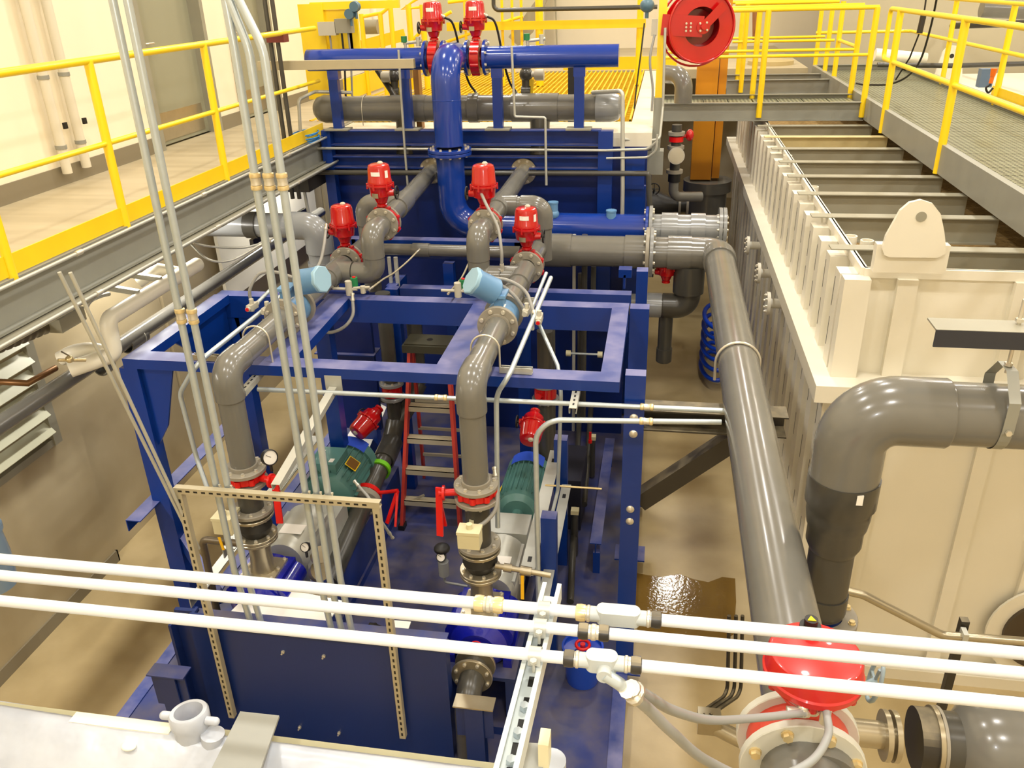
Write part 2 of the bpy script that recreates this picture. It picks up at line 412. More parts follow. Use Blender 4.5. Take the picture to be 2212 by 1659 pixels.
# ---------------------------------------------------------------- railings
def rail_line(root, pts, r=0.025, m=yellow, name='rail', rad=0.0):
    mb = MB(); mb.tube(fillet(pts, rad) if rad else pts, r, 12); return part(name, mb, m, root)
def post(root, p, z0, z1, r=0.036, m=yellow):
    mb = MB(); mb.cyl((p[0],p[1],z0), (p[0],p[1],z1), r, n=12); return part('post', mb, m, root)
def flatpost(root, p, z0, z1, w=0.062, d=0.012):
    mb = MB(); mb.box((p[0]-d, p[1]-w/2, z0), (p[0]+d, p[1]+w/2, z1)); return part('post', mb, yellow, root)
XL = -3.67
g = thing('guard_railing', 'long yellow guard railing along the edge of the left walkway', 'railing', (XL,6,3.45))
rail_line(g, [(XL,1.5,4.52),(XL,9.1,4.52)]); rail_line(g, [(XL,1.5,4.0),(XL,9.05,4.0)], 0.019)
for y in (2.55, 4.08, 5.22, 6.72): post(g, (XL,y), 3.42, 4.52, 0.03)
mb = MB(); mb.box((XL-0.005,1.5,3.45), (XL+0.005,4.05,3.57)); part('toe_board', mb, yellow2, g)
mb = MB(); mb.box((XL-0.005,4.07,3.45), (XL+0.005,9.0,3.57)); part('toe_board', mb, yellow2, g)

# right walkway with perforated planks
T = thing('catwalk', 'galvanised perforated catwalk over the white tank', 'catwalk', (3.2,10,3.3))
mb = MB(); mb.beam((2.47,3.5,3.38), (2.47,15.6,3.38), 0.06, 0.25, prof='C', t=0.01); part('side_channel', mb, galvf, T)
mb = MB(); mb.beam((3.90,3.5,3.38), (3.90,15.6,3.38), -0.06, 0.25, prof='C', t=0.01); part('side_channel', mb, galvf, T)
mb = MB(); mb.beam((2.47,15.63,3.38), (3.9,15.63,3.38), 0.06, 0.25, prof='C', t=0.01); part('end_channel', mb, galvf, T)
def plank(x0, x1, y0, y1, z, root):
    mb = MB(); mb.box((x0, y0+0.004, z-0.012), (x1, y1-0.004, z))
    m = part('walk_plank', mb, plankm, root); return m
plankm = mat('perforated_plank', (140, 142, 116), 0.36, metal=0.25, noise=0.1)
nt = plankm.node_tree; b = nt.nodes['Principled BSDF']
geo = nt.nodes.new('ShaderNodeNewGeometry')
vo = nt.nodes.new('ShaderNodeTexVoronoi'); vo.voronoi_dimensions = '2D'; vo.inputs['Scale'].default_value = 20; vo.inputs['Randomness'].default_value = 0.0
nt.links.new(geo.outputs['Position'], vo.inputs['Vector'])
rr = nt.nodes.new('ShaderNodeMapRange'); rr.inputs[1].default_value = 0.22; rr.inputs[2].default_value = 0.34; nt.links.new(vo.outputs['Distance'], rr.inputs[0])
bp = nt.nodes.new('ShaderNodeBump'); bp.inputs['Strength'].default_value = 0.8; bp.inputs['Distance'].default_value = 0.02
nt.links.new(rr.outputs[0], bp.inputs['Height']); nt.links.new(bp.outputs[0], b.inputs['Normal'])
mxx = nt.nodes.new('ShaderNodeMix'); mxx.data_type = 'RGBA'; mxx.inputs[6].default_value = (0.045,0.045,0.03,1)
src = b.inputs['Base Color'].links[0].from_socket; nt.links.new(src, mxx.inputs[7]); nt.links.new(rr.outputs[0], mxx.inputs[0]); nt.links.new(mxx.outputs[2], b.inputs['Base Color'])
y = 3.6
while y < 15.5:
    plank(2.5, 3.87, y, y+0.3, 3.42, T); y += 0.3
# near rail of the catwalk
g = thing('guard_railing', 'yellow pipe railing along the near side of the right catwalk', 'railing', (2.47,8,3.45))
rail_line(g, [(2.45,2.5,4.0),(2.45,10.75,4.0),(2.45,10.75,4.52),(2.45,2.5,4.52)], rad=0.06)
for y in (5.9, 8.1, 10.3): post(g, (2.45,y), 3.25, 4.52)
g = thing('guard_railing', 'yellow pipe railing along the far side of the right catwalk', 'railing', (3.93,8,3.45))
rail_line(g, [(3.93,2.5,4.52),(3.93,15.7,4.52),(2.45,15.7,4.52)], rad=0.08); rail_line(g, [(3.93,2.5,4.0),(3.93,15.7,4.0),(2.45,15.7,4.0)], rad=0.08)
for y in (7.2, 9.3, 11.4, 13.6): post(g, (3.95,y), 3.3, 4.52)
for x in (2.5,): post(g, (x,15.7), 3.3, 4.52)
mb = MB(); mb.box((3.955,6.0,3.46), (3.965,11.6,3.6)); part('toe_board', mb, yellow2, g)
# cross platform between the blue module and the catwalk
T = thing('cross_walk', 'narrow galvanised cross platform with open beams behind the yellow railings', 'platform', (1.2,12,3.3))
for y, x0 in ((11.30,-0.1),(12.12,-0.1),(13.9,0.95),(14.7,0.95)):
    mb = MB(); mb.beam((x0,y,3.35), (2.44,y,3.35), 0.06, 0.22, prof='C', t=0.01); part('channel', mb, galvf, T)
for k in range(8):
    mb = MB(); x = -0.1+k*0.315; mb.box((x, 11.35,3.40), (x+0.3,12.1,3.41)); part('walk_plank', mb, plankm, T)
for x0, yy, xs in ((-0.05,11.29,(1.19,2.42)), (-0.05,12.13,(1.17,2.42)), (0.98,13.88,(1.16,2.5)), (0.98,14.72,(1.16,2.5))):
    nm = {11.29:'nearest', 12.13:'second nearest', 13.88:'third from the front', 14.72:'farthest'}[yy]
    g = thing('guard_railing', 'yellow cross railing over the joist bay, %s of the four parallel ones' % nm, 'railing', (1.2,yy,3.45), 'cross railings beside the hose reel')
    rail_line(g, [(x0,yy,4.52),(2.44,yy,4.52)]); rail_line(g, [(x0,yy,4.0),(2.44,yy,4.0)], 0.019)
    for x in xs: post(g, (x,yy), 3.28, 4.52)
g = thing('guard_railing', 'short yellow railing piece with bent lower end beside the cross platform', 'railing', (2.5,13,3.45))
rail_line(g, [(2.5,13.9,4.0),(2.5,12.5,4.0),(2.5,12.5,4.5)], rad=0.05)

# ---------------------------------------------------------------- white tank on the right
T = thing('steel_tank', 'large white stiffened steel tank under the catwalk on the right', 'tank', (3.2,9,0))
X0, X1, Y0, Y1 = 1.30, 4.25, 5.35, 14.6
mb = MB()
mb.box((X0,Y0,0.08), (X0+0.01,Y1,3.22)); mb.box((X0,Y0,0.08), (X1,Y0+0.01,3.22)); mb.box((X1,Y0,0.08), (X1+0.01,Y1,3.22)); mb.box((X0,Y1,0.08), (X1,Y1+0.01,3.22))
part('tank_shell', mb, white, T)
mb = MB(); mb.box((X0,Y0,0.05), (X1,Y1,0.1)); part('tank_bottom', mb, white, T)
mb = MB()
mb.prism([(1.06,5.10,2.38),(X1,5.10,2.38),(X1,5.36,2.38),(1.31,5.36,2.38),(1.31,Y1,2.38),(1.06,Y1,2.38)],(0,0,0.12)); part('ledge', mb, white, T)
def chanv(mb, x, y, z0, z1, face, w=0.13, d=0.12):
    if face == 'x': mb.box((x-d, y-w/2, z0), (x, y+w/2, z1))
    else: mb.box((x-w/2, y-d, z0), (x+w/2, y, z1))
YJ = [5.78, 6.63, 7.37, 8.07, 8.74, 9.46, 10.2, 11.0, 12.6, 13.4]
slot = mat('dark_weld_gap', (34,30,26), 0.8)  # black dashes for the gaps along the stiffener welds
k = 0
for y in [5.48]+[5.48+0.37*i for i in range(1,24)]:
    for z0, z1, w_, d_ in ((2.5,3.16,0.15,0.13), (0.1,2.38,0.17,0.12)):
        mb = MB(); chanv(mb, X0, y, z0, z1, 'x', w_, d_); mb.cur = 1
        if y < 10:
            for z2 in ((2.62,2.9) if z0 > 1 else (0.5,1.0,1.5,2.0)): mb.box((X0-d_-0.001, y+w_/2-0.03, z2), (X0-d_+0.02, y+w_/2-0.02, z2+0.2))
        part('stiffener', mb, [white, slot], T)
for x in (1.56, 2.24, 2.74, 3.24, 3.74, 4.24):
    mb = MB(); chanv(mb, x, Y0, 2.5, 3.16, 'y', 0.12, 0.05); part('stiffener', mb, white, T)
    if x > 1.5:
        mb = MB(); chanv(mb, x, Y0, 0.1, 2.38, 'y', 0.10, 0.04); part('stiffener', mb, white, T)
for x in (1.36, 1.50):                                   # the two close corner ribs below the ledge
    mb = MB(); chanv(mb, x, Y0, 0.1, 2.38, 'y', 0.055, 0.12); part('stiffener', mb, white, T)
mb = MB(); mb.box((1.30,Y0-0.02,3.16), (X1,Y0+0.02,3.22)); mb.box((X0-0.02,Y0,3.16), (X0+0.02,Y1,3.22)); part('top_rim', mb, white, T)
mb = MB(); mb.box((1.2,5.2,0.0), (X1,5.3,0.1)); mb.box((1.2,5.3,0), (1.28,Y1,0.1)); part('base_channel', mb, white, T)
# lug plate
for (cx, lab) in ((1.56, 'n'),):
    lug = MB(); P = []
    zb = 3.24
    for (px, py) in ((1922,556),(1910,551),(1906,538),(1914,510),(1945,455),(1965,438),(1990,432),(2015,440),(2032,462),(2040,500),(2044,538),(2040,550),(2026,557)):
        p = PY(px, py, 5.15); P.append((p.x, 5.15, p.z))
    lug.prism(P, (0, 0.03, 0)); lg = part('lifting_lug', lug, white, T)
    q = PY(1992,470,5.13); hm = MB(); hm.cyl((q.x,5.145,q.z), (q.x,5.1502,q.z), 0.03); part('lug_eye', hm, greymt, lg)
    bk = MB(); a = PY(1895,528,5.18); b2 = PY(2042,592,5.18); bk.box((a.x,5.18,b2.z), (b2.x,5.25,a.z)); part('backing_plate', bk, white, T)
    bk = MB(); bk.box((1.17,5.25,2.5), (1.33,5.36,3.17)); part('corner_post', bk, white, T)
for k, (px, py) in enumerate(((1835,530),(1870,540),(1755,420),(1700,350))):
    mb = MB(); p = PZ(px, py, 3.15); mb.lathe((p.x,p.y,3.12), (0,0,1), [(0,0),(0,0.045),(0.1,0.045),(0.1,0.036),(0.02,0.036)], 18); part('pipe_stub', mb, white, T)
for k, (px, py) in enumerate(((1612,530),(1635,590),(1655,655))):
    p = PX(px, py, 1.02); nz = MB(); nz.cyl((p.x+0.02,p.y,p.z), (1.20,p.y,p.z), 0.045); n_ = part('nozzle', nz, white, T)
    f = MB(); f.lathe((p.x,p.y,p.z), (1,0,0), [(0,0),(0,0.105),(0.03,0.105),(0.03,0.04)], 24); ff = part('blind_flange', f, white, T)
    loc = [Matrix.Translation(V((p.x,p.y+0.08*math.cos(a*math.pi/4),p.z+0.08*math.sin(a*math.pi/4)))-V((3.2,9,0))) @ frame_z((0,0,0),(-1,0,0)) for a in range(8)]
    copies('bolt', bolt_mesh(0.012,0.016,zinc), None, ff, loc)
for k, y in enumerate(YJ[:-2]):
    mb = MB(); m_ = greymt
    mb.box((1.16,y-0.055,3.22), (2.5,y+0.055,3.228)); mb.box((1.30,y-0.006,3.04), (2.5,y+0.006,3.22)); mb.box((1.30,y-0.05,3.03), (2.5,y+0.05,3.04))
    part('joist', mb, MATS['grey_painted_steel'] if k != 6 else mat('yellowish_joist_paint',(206,190,140),0.5,noise=0.2,nscale=6), T, label=None if k != 6 else 'yellowish stained joist')
mb = MB(); mb.box((1.32,5.4,2.93), (X1-0.05,Y1-0.1,2.95)); o = solo('filter_media', mb, sand, 'brown granular media filling the white tank below its joists', 'granular media'); o['kind'] = 'stuff'
# ================================================================ the pump skid
DZ = 0.15                                   # deck level
SX0, SX1, SY0, SY1 = -3.72, -0.06, 3.45, 9.0
T = thing('pump_skid', 'blue painted steel skid deck carrying the two pumps and the ladder', 'skid', (-1.9,6,0))
mb = MB(); mb.box((SX0+0.1,SY0,0.13), (SX1-0.1,SY1,DZ)); part('deck_plate', mb, deckblue, T)
for x in (SX0+0.05, SX1-0.05):
    mb = MB(); mb.beam((x,SY0,0.08), (x,SY1,0.08), 0.1, 0.16, prof='box'); part('side_beam', mb, blue, T)
for (x, y) in ((-3.72,4.05),(-3.5,3.7)): pass
for (px, py, w) in ((1215,1262,0.28),):                       # loose rib on the deck
    a = PZ(1180,1296,DZ+0.02); b_ = PZ(1240,1300,DZ+0.02)
for (x, y) in ((-0.3,5.5),): pass

FX0, FX1, FY0, FY1, FZ = -3.70, -0.19, 4.87, 6.28, 2.57
T = thing('pump_gantry', 'blue steel portal frame standing over the two pumps', 'frame', (-1.95,5.5,DZ))
def fb(a, b, w, h, name='beam', prof='box'):
    mb = MB(); mb.beam(a, b, w, h, prof=prof); return part(name, mb, blue, T)
bw = 0.15; h1 = 0.075
fb((FX0,FY0+bw/2,FZ-h1/2), (FX1,FY0+bw/2,FZ-h1/2), bw, h1)
fb((FX0,FY1+0.02,FZ-0.11), (FX1,FY1+0.02,FZ-0.11), 0.13, 0.2)
fb((FX0+0.065,FY0+bw,FZ-h1/2), (FX0+0.065,FY1-0.045,FZ-h1/2), 0.13, h1)
fb((FX1-0.065,FY0+bw,FZ-h1/2), (FX1-0.065,FY1-0.045,FZ-h1/2), 0.13, h1)
fb((-1.34,FY0+bw,FZ-h1/2), (-1.34,FY1-0.045,FZ-h1/2), 0.19, h1)
fb((-2.56,FY0+bw,FZ-h1/2), (-2.60,FY1-0.045,FZ-h1/2), 0.20, h1)
def leg(x, y, z1, w=0.14, d=0.10, name='leg'):
    mb = MB(); mb.box((x-w/2,y-d/2,DZ), (x+w/2,y+d/2,z1)); mb.box((x-w/2-0.06,y-d/2-0.05,DZ), (x+w/2+0.06,y+d/2+0.05,DZ+0.015)); return part(name, mb, blue, T)
leg(FX0+0.03, FY0+0.05, FZ-h1); leg(FX1+0.10, FY0+0.03, FZ+0.06, 0.13, 0.10)
leg(FX0+0.10, FY1+0.02, FZ-0.2, 0.16, 0.12); leg(FX1+0.08, FY1+0.9, FZ+0.01, 0.10, 0.12)
leg(-2.78, FY1+0.02, FZ-0.2, 0.13, 0.12); leg(FX1+0.085, FY1+0.02, FZ-0.01, 0.15, 0.12)
# corner gussets of the left portal leg
for (x, y, dx, w) in ((FX0+0.1, FY0+0.04, 1, 0.28),):
    mb = MB(); mb.prism([(x-0.02,y,FZ-h1),(x+w*0.9,y,FZ-h1),(x+0.11,y,FZ-0.55),(x-0.02,y,FZ-0.75)], (0,0.02,0)); part('gusset', mb, blue, T)
mb = MB(); mb.prism([(FX0+0.12,FY1-0.04,FZ-h1),(FX0+0.45,FY1-0.04,FZ-h1),(FX0+0.2,FY1-0.04,FZ-0.65)], (0,0.02,0)); part('gusset', mb, blue, T)
mb = MB(); mb.prism([(FX0+0.06,FY1-0.9,FZ-h1),(FX0+0.06,FY1-0.05,FZ-h1),(FX0+0.06,FY1-0.05,FZ-0.75)], (0.02,0,0)); part('gusset', mb, blue, T)
for z in (2.33, 2.21, 1.62, 1.52):
    mb = MB(); mb.lathe((FX1+0.10,FY0-0.02,z), (0,-1,0), [(0,0.028),(0.006,0.028),(0.014,0.02),(0.018,0)], 14); part('bolt', mb, zinc, T)
# low angle rails at the left of the frame
mb = MB(); mb.beam((-3.74,4.6,1.32), (-3.74,6.15,1.32), 0.12, 0.10, prof='L', t=0.008); r_ = part('side_rail', mb, blue, T)
mb = MB(); mb.beam((-3.62,4.95,0.95), (-3.1,4.5,0.80), 0.06, 0.14); part('brace', mb, blue, T)

# right hand post brackets (black arms) carrying the big pipe
T = thing('pipe_bracket', 'black dusty triangular bracket bolted to the right blue post under the big pipe', 'bracket', (0.3,5,1.5))
mb = MB(); mb.beam((-0.03,4.97,2.29), (0.88,4.97,2.29), 0.16, 0.15, prof='C', t=0.01); part('arm', mb, blackm, T)
mb = MB(); mb.beam((-0.03,4.97,1.62), (0.62,4.97,2.20), 0.12, 0.12, prof='box'); part('brace', mb, blackm, T)

# fibreglass step ladder
T = thing('step_ladder', 'red step ladder with grey treads standing on the blue deck', 'ladder', (-2.0,6.5,DZ))
HT = 1.80; fy = 6.42; ty = 6.86; by = 7.32
def lrail(a, b, w, d, name='rail'):
    mb = MB(); mb.beam(a, b, w, d, up=(0,1,0), prof='box'); return part(name, mb, redf, T)
for s, xb, xt in ((-1,-2.30,-2.19),(1,-1.72,-1.83)):
    lrail((xb,fy,DZ+0.02), (xt,ty-0.05,DZ+HT-0.06), 0.03, 0.08)
    lrail((xb+s*0.02,by,DZ+0.02), (xt+s*0.01,ty+0.05,DZ+HT-0.06), 0.025, 0.05, 'rear_rail')
    mb = MB(); mb.box((xb-0.03,fy-0.045,DZ), (xb+0.03,fy+0.05,DZ+0.05)); part('foot', mb, black, T)
    mb = MB(); mb.beam((xb-s*0.02,fy+0.05,DZ+0.25), (xb+s*0.02+(-s)*0.25,fy+0.06,DZ+0.36), 0.012, 0.02); part('tread_brace', mb, alum, T)
for k in range(1,6):
    t = k*0.3/HT; xa = -2.30+0.11*t+0.015; xb = -1.72-0.11*t-0.015; y = fy+(ty-fy)*t; z = DZ+k*0.302
    mb = MB(); mb.box((xa,y-0.045,z-0.006), (xb,y+0.045,z)); mb.box((xa,y-0.045,z-0.055), (xb,y-0.039,z)); mb.box((xa,y+0.039,z-0.03), (xb,y+0.045,z))
    for q in (-0.02, 0.0, 0.02): mb.box((xa,y+q-0.003,z), (xb,y+q+0.003,z+0.002))
    part('tread', mb, alum, T)
for k in (1,2,3,4):
    t = k*0.36/HT; y = by-(by-ty)*t; z = DZ+k*0.36
    mb = MB(); mb.box((-2.32+0.1*t,y-0.01,z-0.015), (-1.70-0.1*t,y+0.01,z+0.015)); part('rear_bar', mb, alum, T)
mb = MB(); mb.box((-2.24,ty-0.14,DZ+HT-0.07), (-1.78,ty+0.14,DZ+HT)); mb.box((-2.22,ty-0.12,DZ+HT), (-1.80,ty+0.12,DZ+HT+0.012)); tc = part('top_cap', mb, mat('dark_cap', (62,60,46), 0.5), T)
hl = MB()
hl.lathe((-2.01,ty,DZ+HT+0.0125), (0,0,1), [(0,0.03),(0.001,0.03),(0.001,0)], 14); part('tool_hole', hl, black, tc)

# near cabinet panel of the skid with its left column
T = thing('front_panel', 'flat dark blue splash panel with folded edges at the near end of the skid', 'panel', (-2.1,3.9,DZ))
navy = mat('navy_panel_paint', (22, 44, 104), 0.38, noise=0.2, nscale=1.5)
mb = MB(); mb.box((-2.82,3.88,DZ), (-1.20,3.89,1.14)); part('panel_sheet', mb, navy, T)
mb = MB(); mb.box((-1.20,3.88,DZ), (-1.19,3.97,1.12)); part('side_flange', mb, navy, T)
mb = MB(); mb.box((-2.95,3.89,DZ), (-2.82,3.93,1.17)); mb.box((-3.10,3.97,DZ), (-2.93,4.0,1.14)); mb.box((-2.95,3.9,DZ), (-2.93,4.0,1.16)); mb.box((-3.12,3.9,DZ), (-3.10,4.0,1.06)); part('side_fold', mb, navy, T)
mb = MB(); mb.box((-2.95,3.86,1.12), (-1.2,4.02,1.13)); part('top_shelf', mb, deckblue, T)
for (px, py) in ((612,1407),(700,1416),(648,1570),(733,1582)):
    p = PY(px, py, 3.88); mb = MB(); mb.lathe((p.x,3.88,p.z), (0,-1,0), [(0,0.012),(0.012,0.012),(0.012,0.006),(0.03,0.006),(0.03,0)], 12); part('stud', mb, zinc, T)
# short T posts at the skid's near end
for px, py, lab, top, in ((1025,1515,'short blue post with a shiny top plate right of the front panel', steel), (365,1448,'short blue post with a blue top plate left of the front panel', deckblue)):
    z_ = 0.78 if px > 500 else 0.9
    p = PZ(px, py, z_)
    t = thing('stub_post', lab, 'post', (p.x,p.y,DZ))
    mb = MB(); mb.beam((p.x,p.y,DZ), (p.x,p.y,z_-0.01), 0.12, 0.10, up=(0,1,0), prof='I', t=0.012); part('stem', mb, navy, t)
    mb = MB(); mb.box((p.x-0.13,p.y-0.06,z_-0.01), (p.x+0.13,p.y+0.05,z_)); part('top_plate', mb, top, t)
    mb = MB(); mb.box((p.x-0.12,p.y-0.03,z_-0.28), (p.x+0.12,p.y-0.02,z_-0.01)); part('web_plate', mb, navy, t)

# ---------------------------------------------------------------- rear equipment module
navyt = mat('navy_tank_paint', (6, 34, 104), 0.35, noise=0.2, nscale=2)
T = thing('filter_module', 'tall dark blue steel tank module behind the pumps', 'tank', (-1.9,10.6,DZ))
mb = MB(); mb.box((-3.66,9.12,DZ), (-0.14,14.8,3.30)); part('tank_body', mb, navyt, T)
mb = MB(); mb.box((-3.66,9.12,3.30), (-0.10,9.9,3.44)); part('top_rim', mb, white, T, label='cream strip of decking')
mb = MB(); mb.box((-0.34,9.9,3.30), (-0.10,15.7,3.44)); part('top_rim', mb, white, T, label='cream strip of decking')
# stand with two beams and posts in front of it
T = thing('pipe_stand', 'blue steel stand of posts and channels in front of the dark tank', 'stand', (-2.1,9,DZ))
def sb(a, b, w, h, name='beam', prof='box', m=blue):
    mb = MB(); mb.beam(a, b, w, h, prof=prof, t=0.012); return part(name, mb, m, T)
sb((-3.60,8.98,3.42), (-0.62,8.98,3.42), 0.12, 0.16, prof='C'); sb((-3.60,8.98,3.16), (-0.62,8.98,3.16), 0.12, 0.13, prof='C')
sb((-3.62,8.97,DZ), (-3.62,8.97,3.50), 0.11, 0.11, 'post'); sb((-0.57,8.97,DZ), (-0.57,8.97,3.49), 0.15, 0.11, 'post')
for x in (-3.47, -2.68, -1.70, -0.85):
    sb((x,8.97,3.50), (x,8.97,4.02), 0.10, 0.08, 'upright')
    mb = MB(); mb.box((x-0.13,8.86,3.505), (x+0.13,9.04,3.52)); bp_ = part('base_plate', mb, greymt, T)
# middle pipe rack (blue cross beam and posts at y about 7.6)
T = thing('pipe_rack', 'blue pipe rack of beams and posts between the pump frame and the tank', 'rack', (-1.8,7.7,DZ))
yr = 7.62; zr = 2.69
sb((-2.93,yr,zr-0.09), (-1.22,yr,zr-0.09), 0.12, 0.18)
sb((-2.97,yr,DZ), (-2.97,yr,zr), 0.16, 0.12, 'post'); sb((-1.26,yr,DZ), (-1.26,yr,zr), 0.12, 0.12, 'post')
sb((-2.35,7.2,2.30), (-0.2,7.2,2.30), 0.12, 0.10); sb((-2.45,7.2,2.30), (-2.45,7.55,2.30), 0.1, 0.1)
sb((-2.42,7.15,DZ), (-2.42,7.15,2.35), 0.12, 0.1, 'post'); sb((-1.95,7.5,DZ), (-1.95,7.5,2.5), 0.1, 0.1, 'post')
mb = MB(); mb.box((-3.02,7.0,0.9), (-2.62,7.05,2.35)); part('panel', mb, navyt, T)
mb = MB(); mb.box((-3.2,6.95,1.72), (-2.6,7.15,1.73)); part('shelf', mb, blue, T)
mb = MB(); mb.box((-2.3,8.55,DZ), (-0.3,8.6,1.5)); part('panel', mb, navyt, T)
mb = MB(); mb.prism([PZ(722,741,1.73),PZ(766,688,1.73),PZ(770,741,1.73)], (0,0,0.006)); solo('white_plate', mb, whitel, 'bright white plate on the blue shelf behind the left beams', 'plate')
mb = MB(); mb.prism([PZ(730,975,0.45),PZ(795,975,0.45),PZ(835,880,0.45),PZ(800,862,0.45)], (0,0,0.006)); mb.box((PZ(760,955,0.45).x-0.03,PZ(760,955,0.45).y,DZ), (PZ(760,955,0.45).x+0.03,PZ(760,955,0.45).y+0.4,0.45)); solo('white_plate', mb, whitel, 'flat white piece beside the left motor under the pale channel', 'plate')  # flat white quad above the deck with a small block under it
# ================================================================ valves
def actuated_valve(label, loc, yaw=0.0, tilt=None, group='red electric valve actuators', wheel=1, s=1.0, body=True, pipe_r=0.084, neckh=0.045, tags=(1,1), fm=None):
    """wafer butterfly valve: pipe axis = local Y, actuator up local Z"""
    M = Matrix.Translation(V(loc)) @ (tilt if tilt else Matrix.Rotation(yaw, 4, 'Z'))
    t = thing('actuated_valve', label, 'valve', mtx=M, group=group)
    r0 = pipe_r*1.6
    if body:
        mb = MB(); mb.lathe((0,-0.028,0), (0,1,0), [(0,pipe_r),(0,r0),(0.056,r0),(0.056,pipe_r)], 28)
        for k in range(8):
            a = 2*math.pi*(k+0.5)/8; mb.cyl((r0*math.cos(a),-0.024,r0*math.sin(a)), (r0*math.cos(a),0.024,r0*math.sin(a)), 0.02, n=10)
        part('valve_body', mb, red, t)
        f = fm or flg
        flange(t, (0,-0.03,0), (0,-1,0), pipe_r*1.68, 0.026, pipe_r*0.9, 8, 0.012, m=f)
        flange(t, (0,0.03,0), (0,1,0), pipe_r*1.68, 0.026, pipe_r*0.9, 8, 0.012, m=f)
    h = r0
    mb = MB(); mb.cyl((0,0,h-0.01), (0,0,h+neckh), 0.022*s, n=14); mb.lathe((0,0,h+neckh-0.03), (0,0,1), [(0,0),(0,0.045*s),(0.018,0.045*s),(0.03,0.03*s)], 18); part('neck', mb, red, t)
    z = h+neckh
    mb = MB(); mb.lathe((0,0,z), (0,0,1), [(0,0),(0,0.045*s),(0.05*s,0.065*s),(0.06*s,0.088*s),(0.13*s,0.098*s),(0.145*s,0.112*s),(0.16*s,0.112*s),(0.165*s,0.098*s),(0.165*s,0)], 26)
    mb.cyl((wheel*0.03*s,-0.02*s,z+0.09*s), (wheel*0.125*s,-0.02*s,z+0.09*s), 0.04*s, 0.028*s, n=16)
    for a in range(6):
        q = a*math.pi/3+0.3; mb.cyl((0.108*s*math.cos(q),0.108*s*math.sin(q),z+0.12*s), (0.108*s*math.cos(q),0.108*s*math.sin(q),z+0.17*s), 0.01*s, n=8)
    part('gear_housing', mb, red, t)
    mb = MB(); mb.lathe((0,0,z+0.166*s), (0,0,1), [(0,0),(0,0.104*s),(0.02*s,0.104*s),(0.03*s,0.099*s),(0.125*s,0.094*s),(0.15*s,0.085*s),(0.158*s,0.07*s),(0.16*s,0)], 28)
    c = part('cover', mb, red, t)
    mb = MB(); mb.lathe((0.01,0.02,z+0.32*s), (0,0,1), [(0,0.024*s),(0.012*s,0.024*s),(0.022*s,0.014*s),(0.022*s,0)], 14); part('position_knob', mb, boxgrey, c)
    w = MB(); cx = wheel*0.145*s; w.tube([(cx, -0.02*s+0.052*s*math.cos(q*math.pi/10), z+0.09*s+0.052*s*math.sin(q*math.pi/10)) for q in range(20)], 0.007*s, 8, closed=True)
    w.cyl((wheel*0.12*s,-0.02*s,z+0.09*s), (cx+wheel*0.008,-0.02*s,z+0.09*s), 0.013*s, n=10)
    for q in range(3):
        a = q*2*math.pi/3; w.cyl((cx,-0.02*s,z+0.09*s), (cx,-0.02*s+0.05*s*math.cos(a),z+0.09*s+0.05*s*math.sin(a)), 0.005*s, n=8)
    part('handwheel', w, black, t)
    def lab(zc, a0, a1, hh, rr, m_=whitel):
        mb = MB(); n = 6; vs = []
        for i in range(n+1):
            a = a0+(a1-a0)*i/n
            vs += [(rr*math.cos(a), rr*math.sin(a), zc-hh), (rr*math.cos(a), rr*math.sin(a), zc+hh)]
        mb.add(vs, [(2*i, 2*i+2, 2*i+3, 2*i+1) for i in range(n)], True); part('label', mb, m_, c, label='white maker\'s label' if m_ is whitel else 'metal rating plate')
    if tags[0]: lab(z+0.255*s, -2.0, -1.2, 0.017*s, 0.099*s)
    if tags[1]: lab(z+0.25*s, -0.75, -0.45, 0.03*s, 0.0995*s)
    if tags[0]: lab(z+0.075*s, -2.1, -1.5, 0.02*s, 0.0985*s, steel)
    return t, M, z
def gland(parent, p, d, r=0.014):
    mb = MB(); d = V(d).normalized(); mb.lathe(p, d, [(0,0),(0,r*1.5),(0.02,r*1.5),(0.02,r*1.1),(0.05,r*1.1),(0.05,r*1.4),(0.065,r*1.4),(0.065,0)], 10); return part('gland', mb, zinc, parent)
def flex(name, label, pts, r, m, cat='conduit', group=None, n=8, gl=True, smooth=True):
    P = spline(pts, n) if smooth else pts
    t = thing(name, label, cat, ctr(*P), group)
    mb = MB(); mb.tube(P, r, 10); part('hose', mb, m, t)
    if gl: gland(t, P[0], P[0]-P[1], r*0.9); gland(t, P[-1], P[-1]-P[-2], r*0.9)
    return t

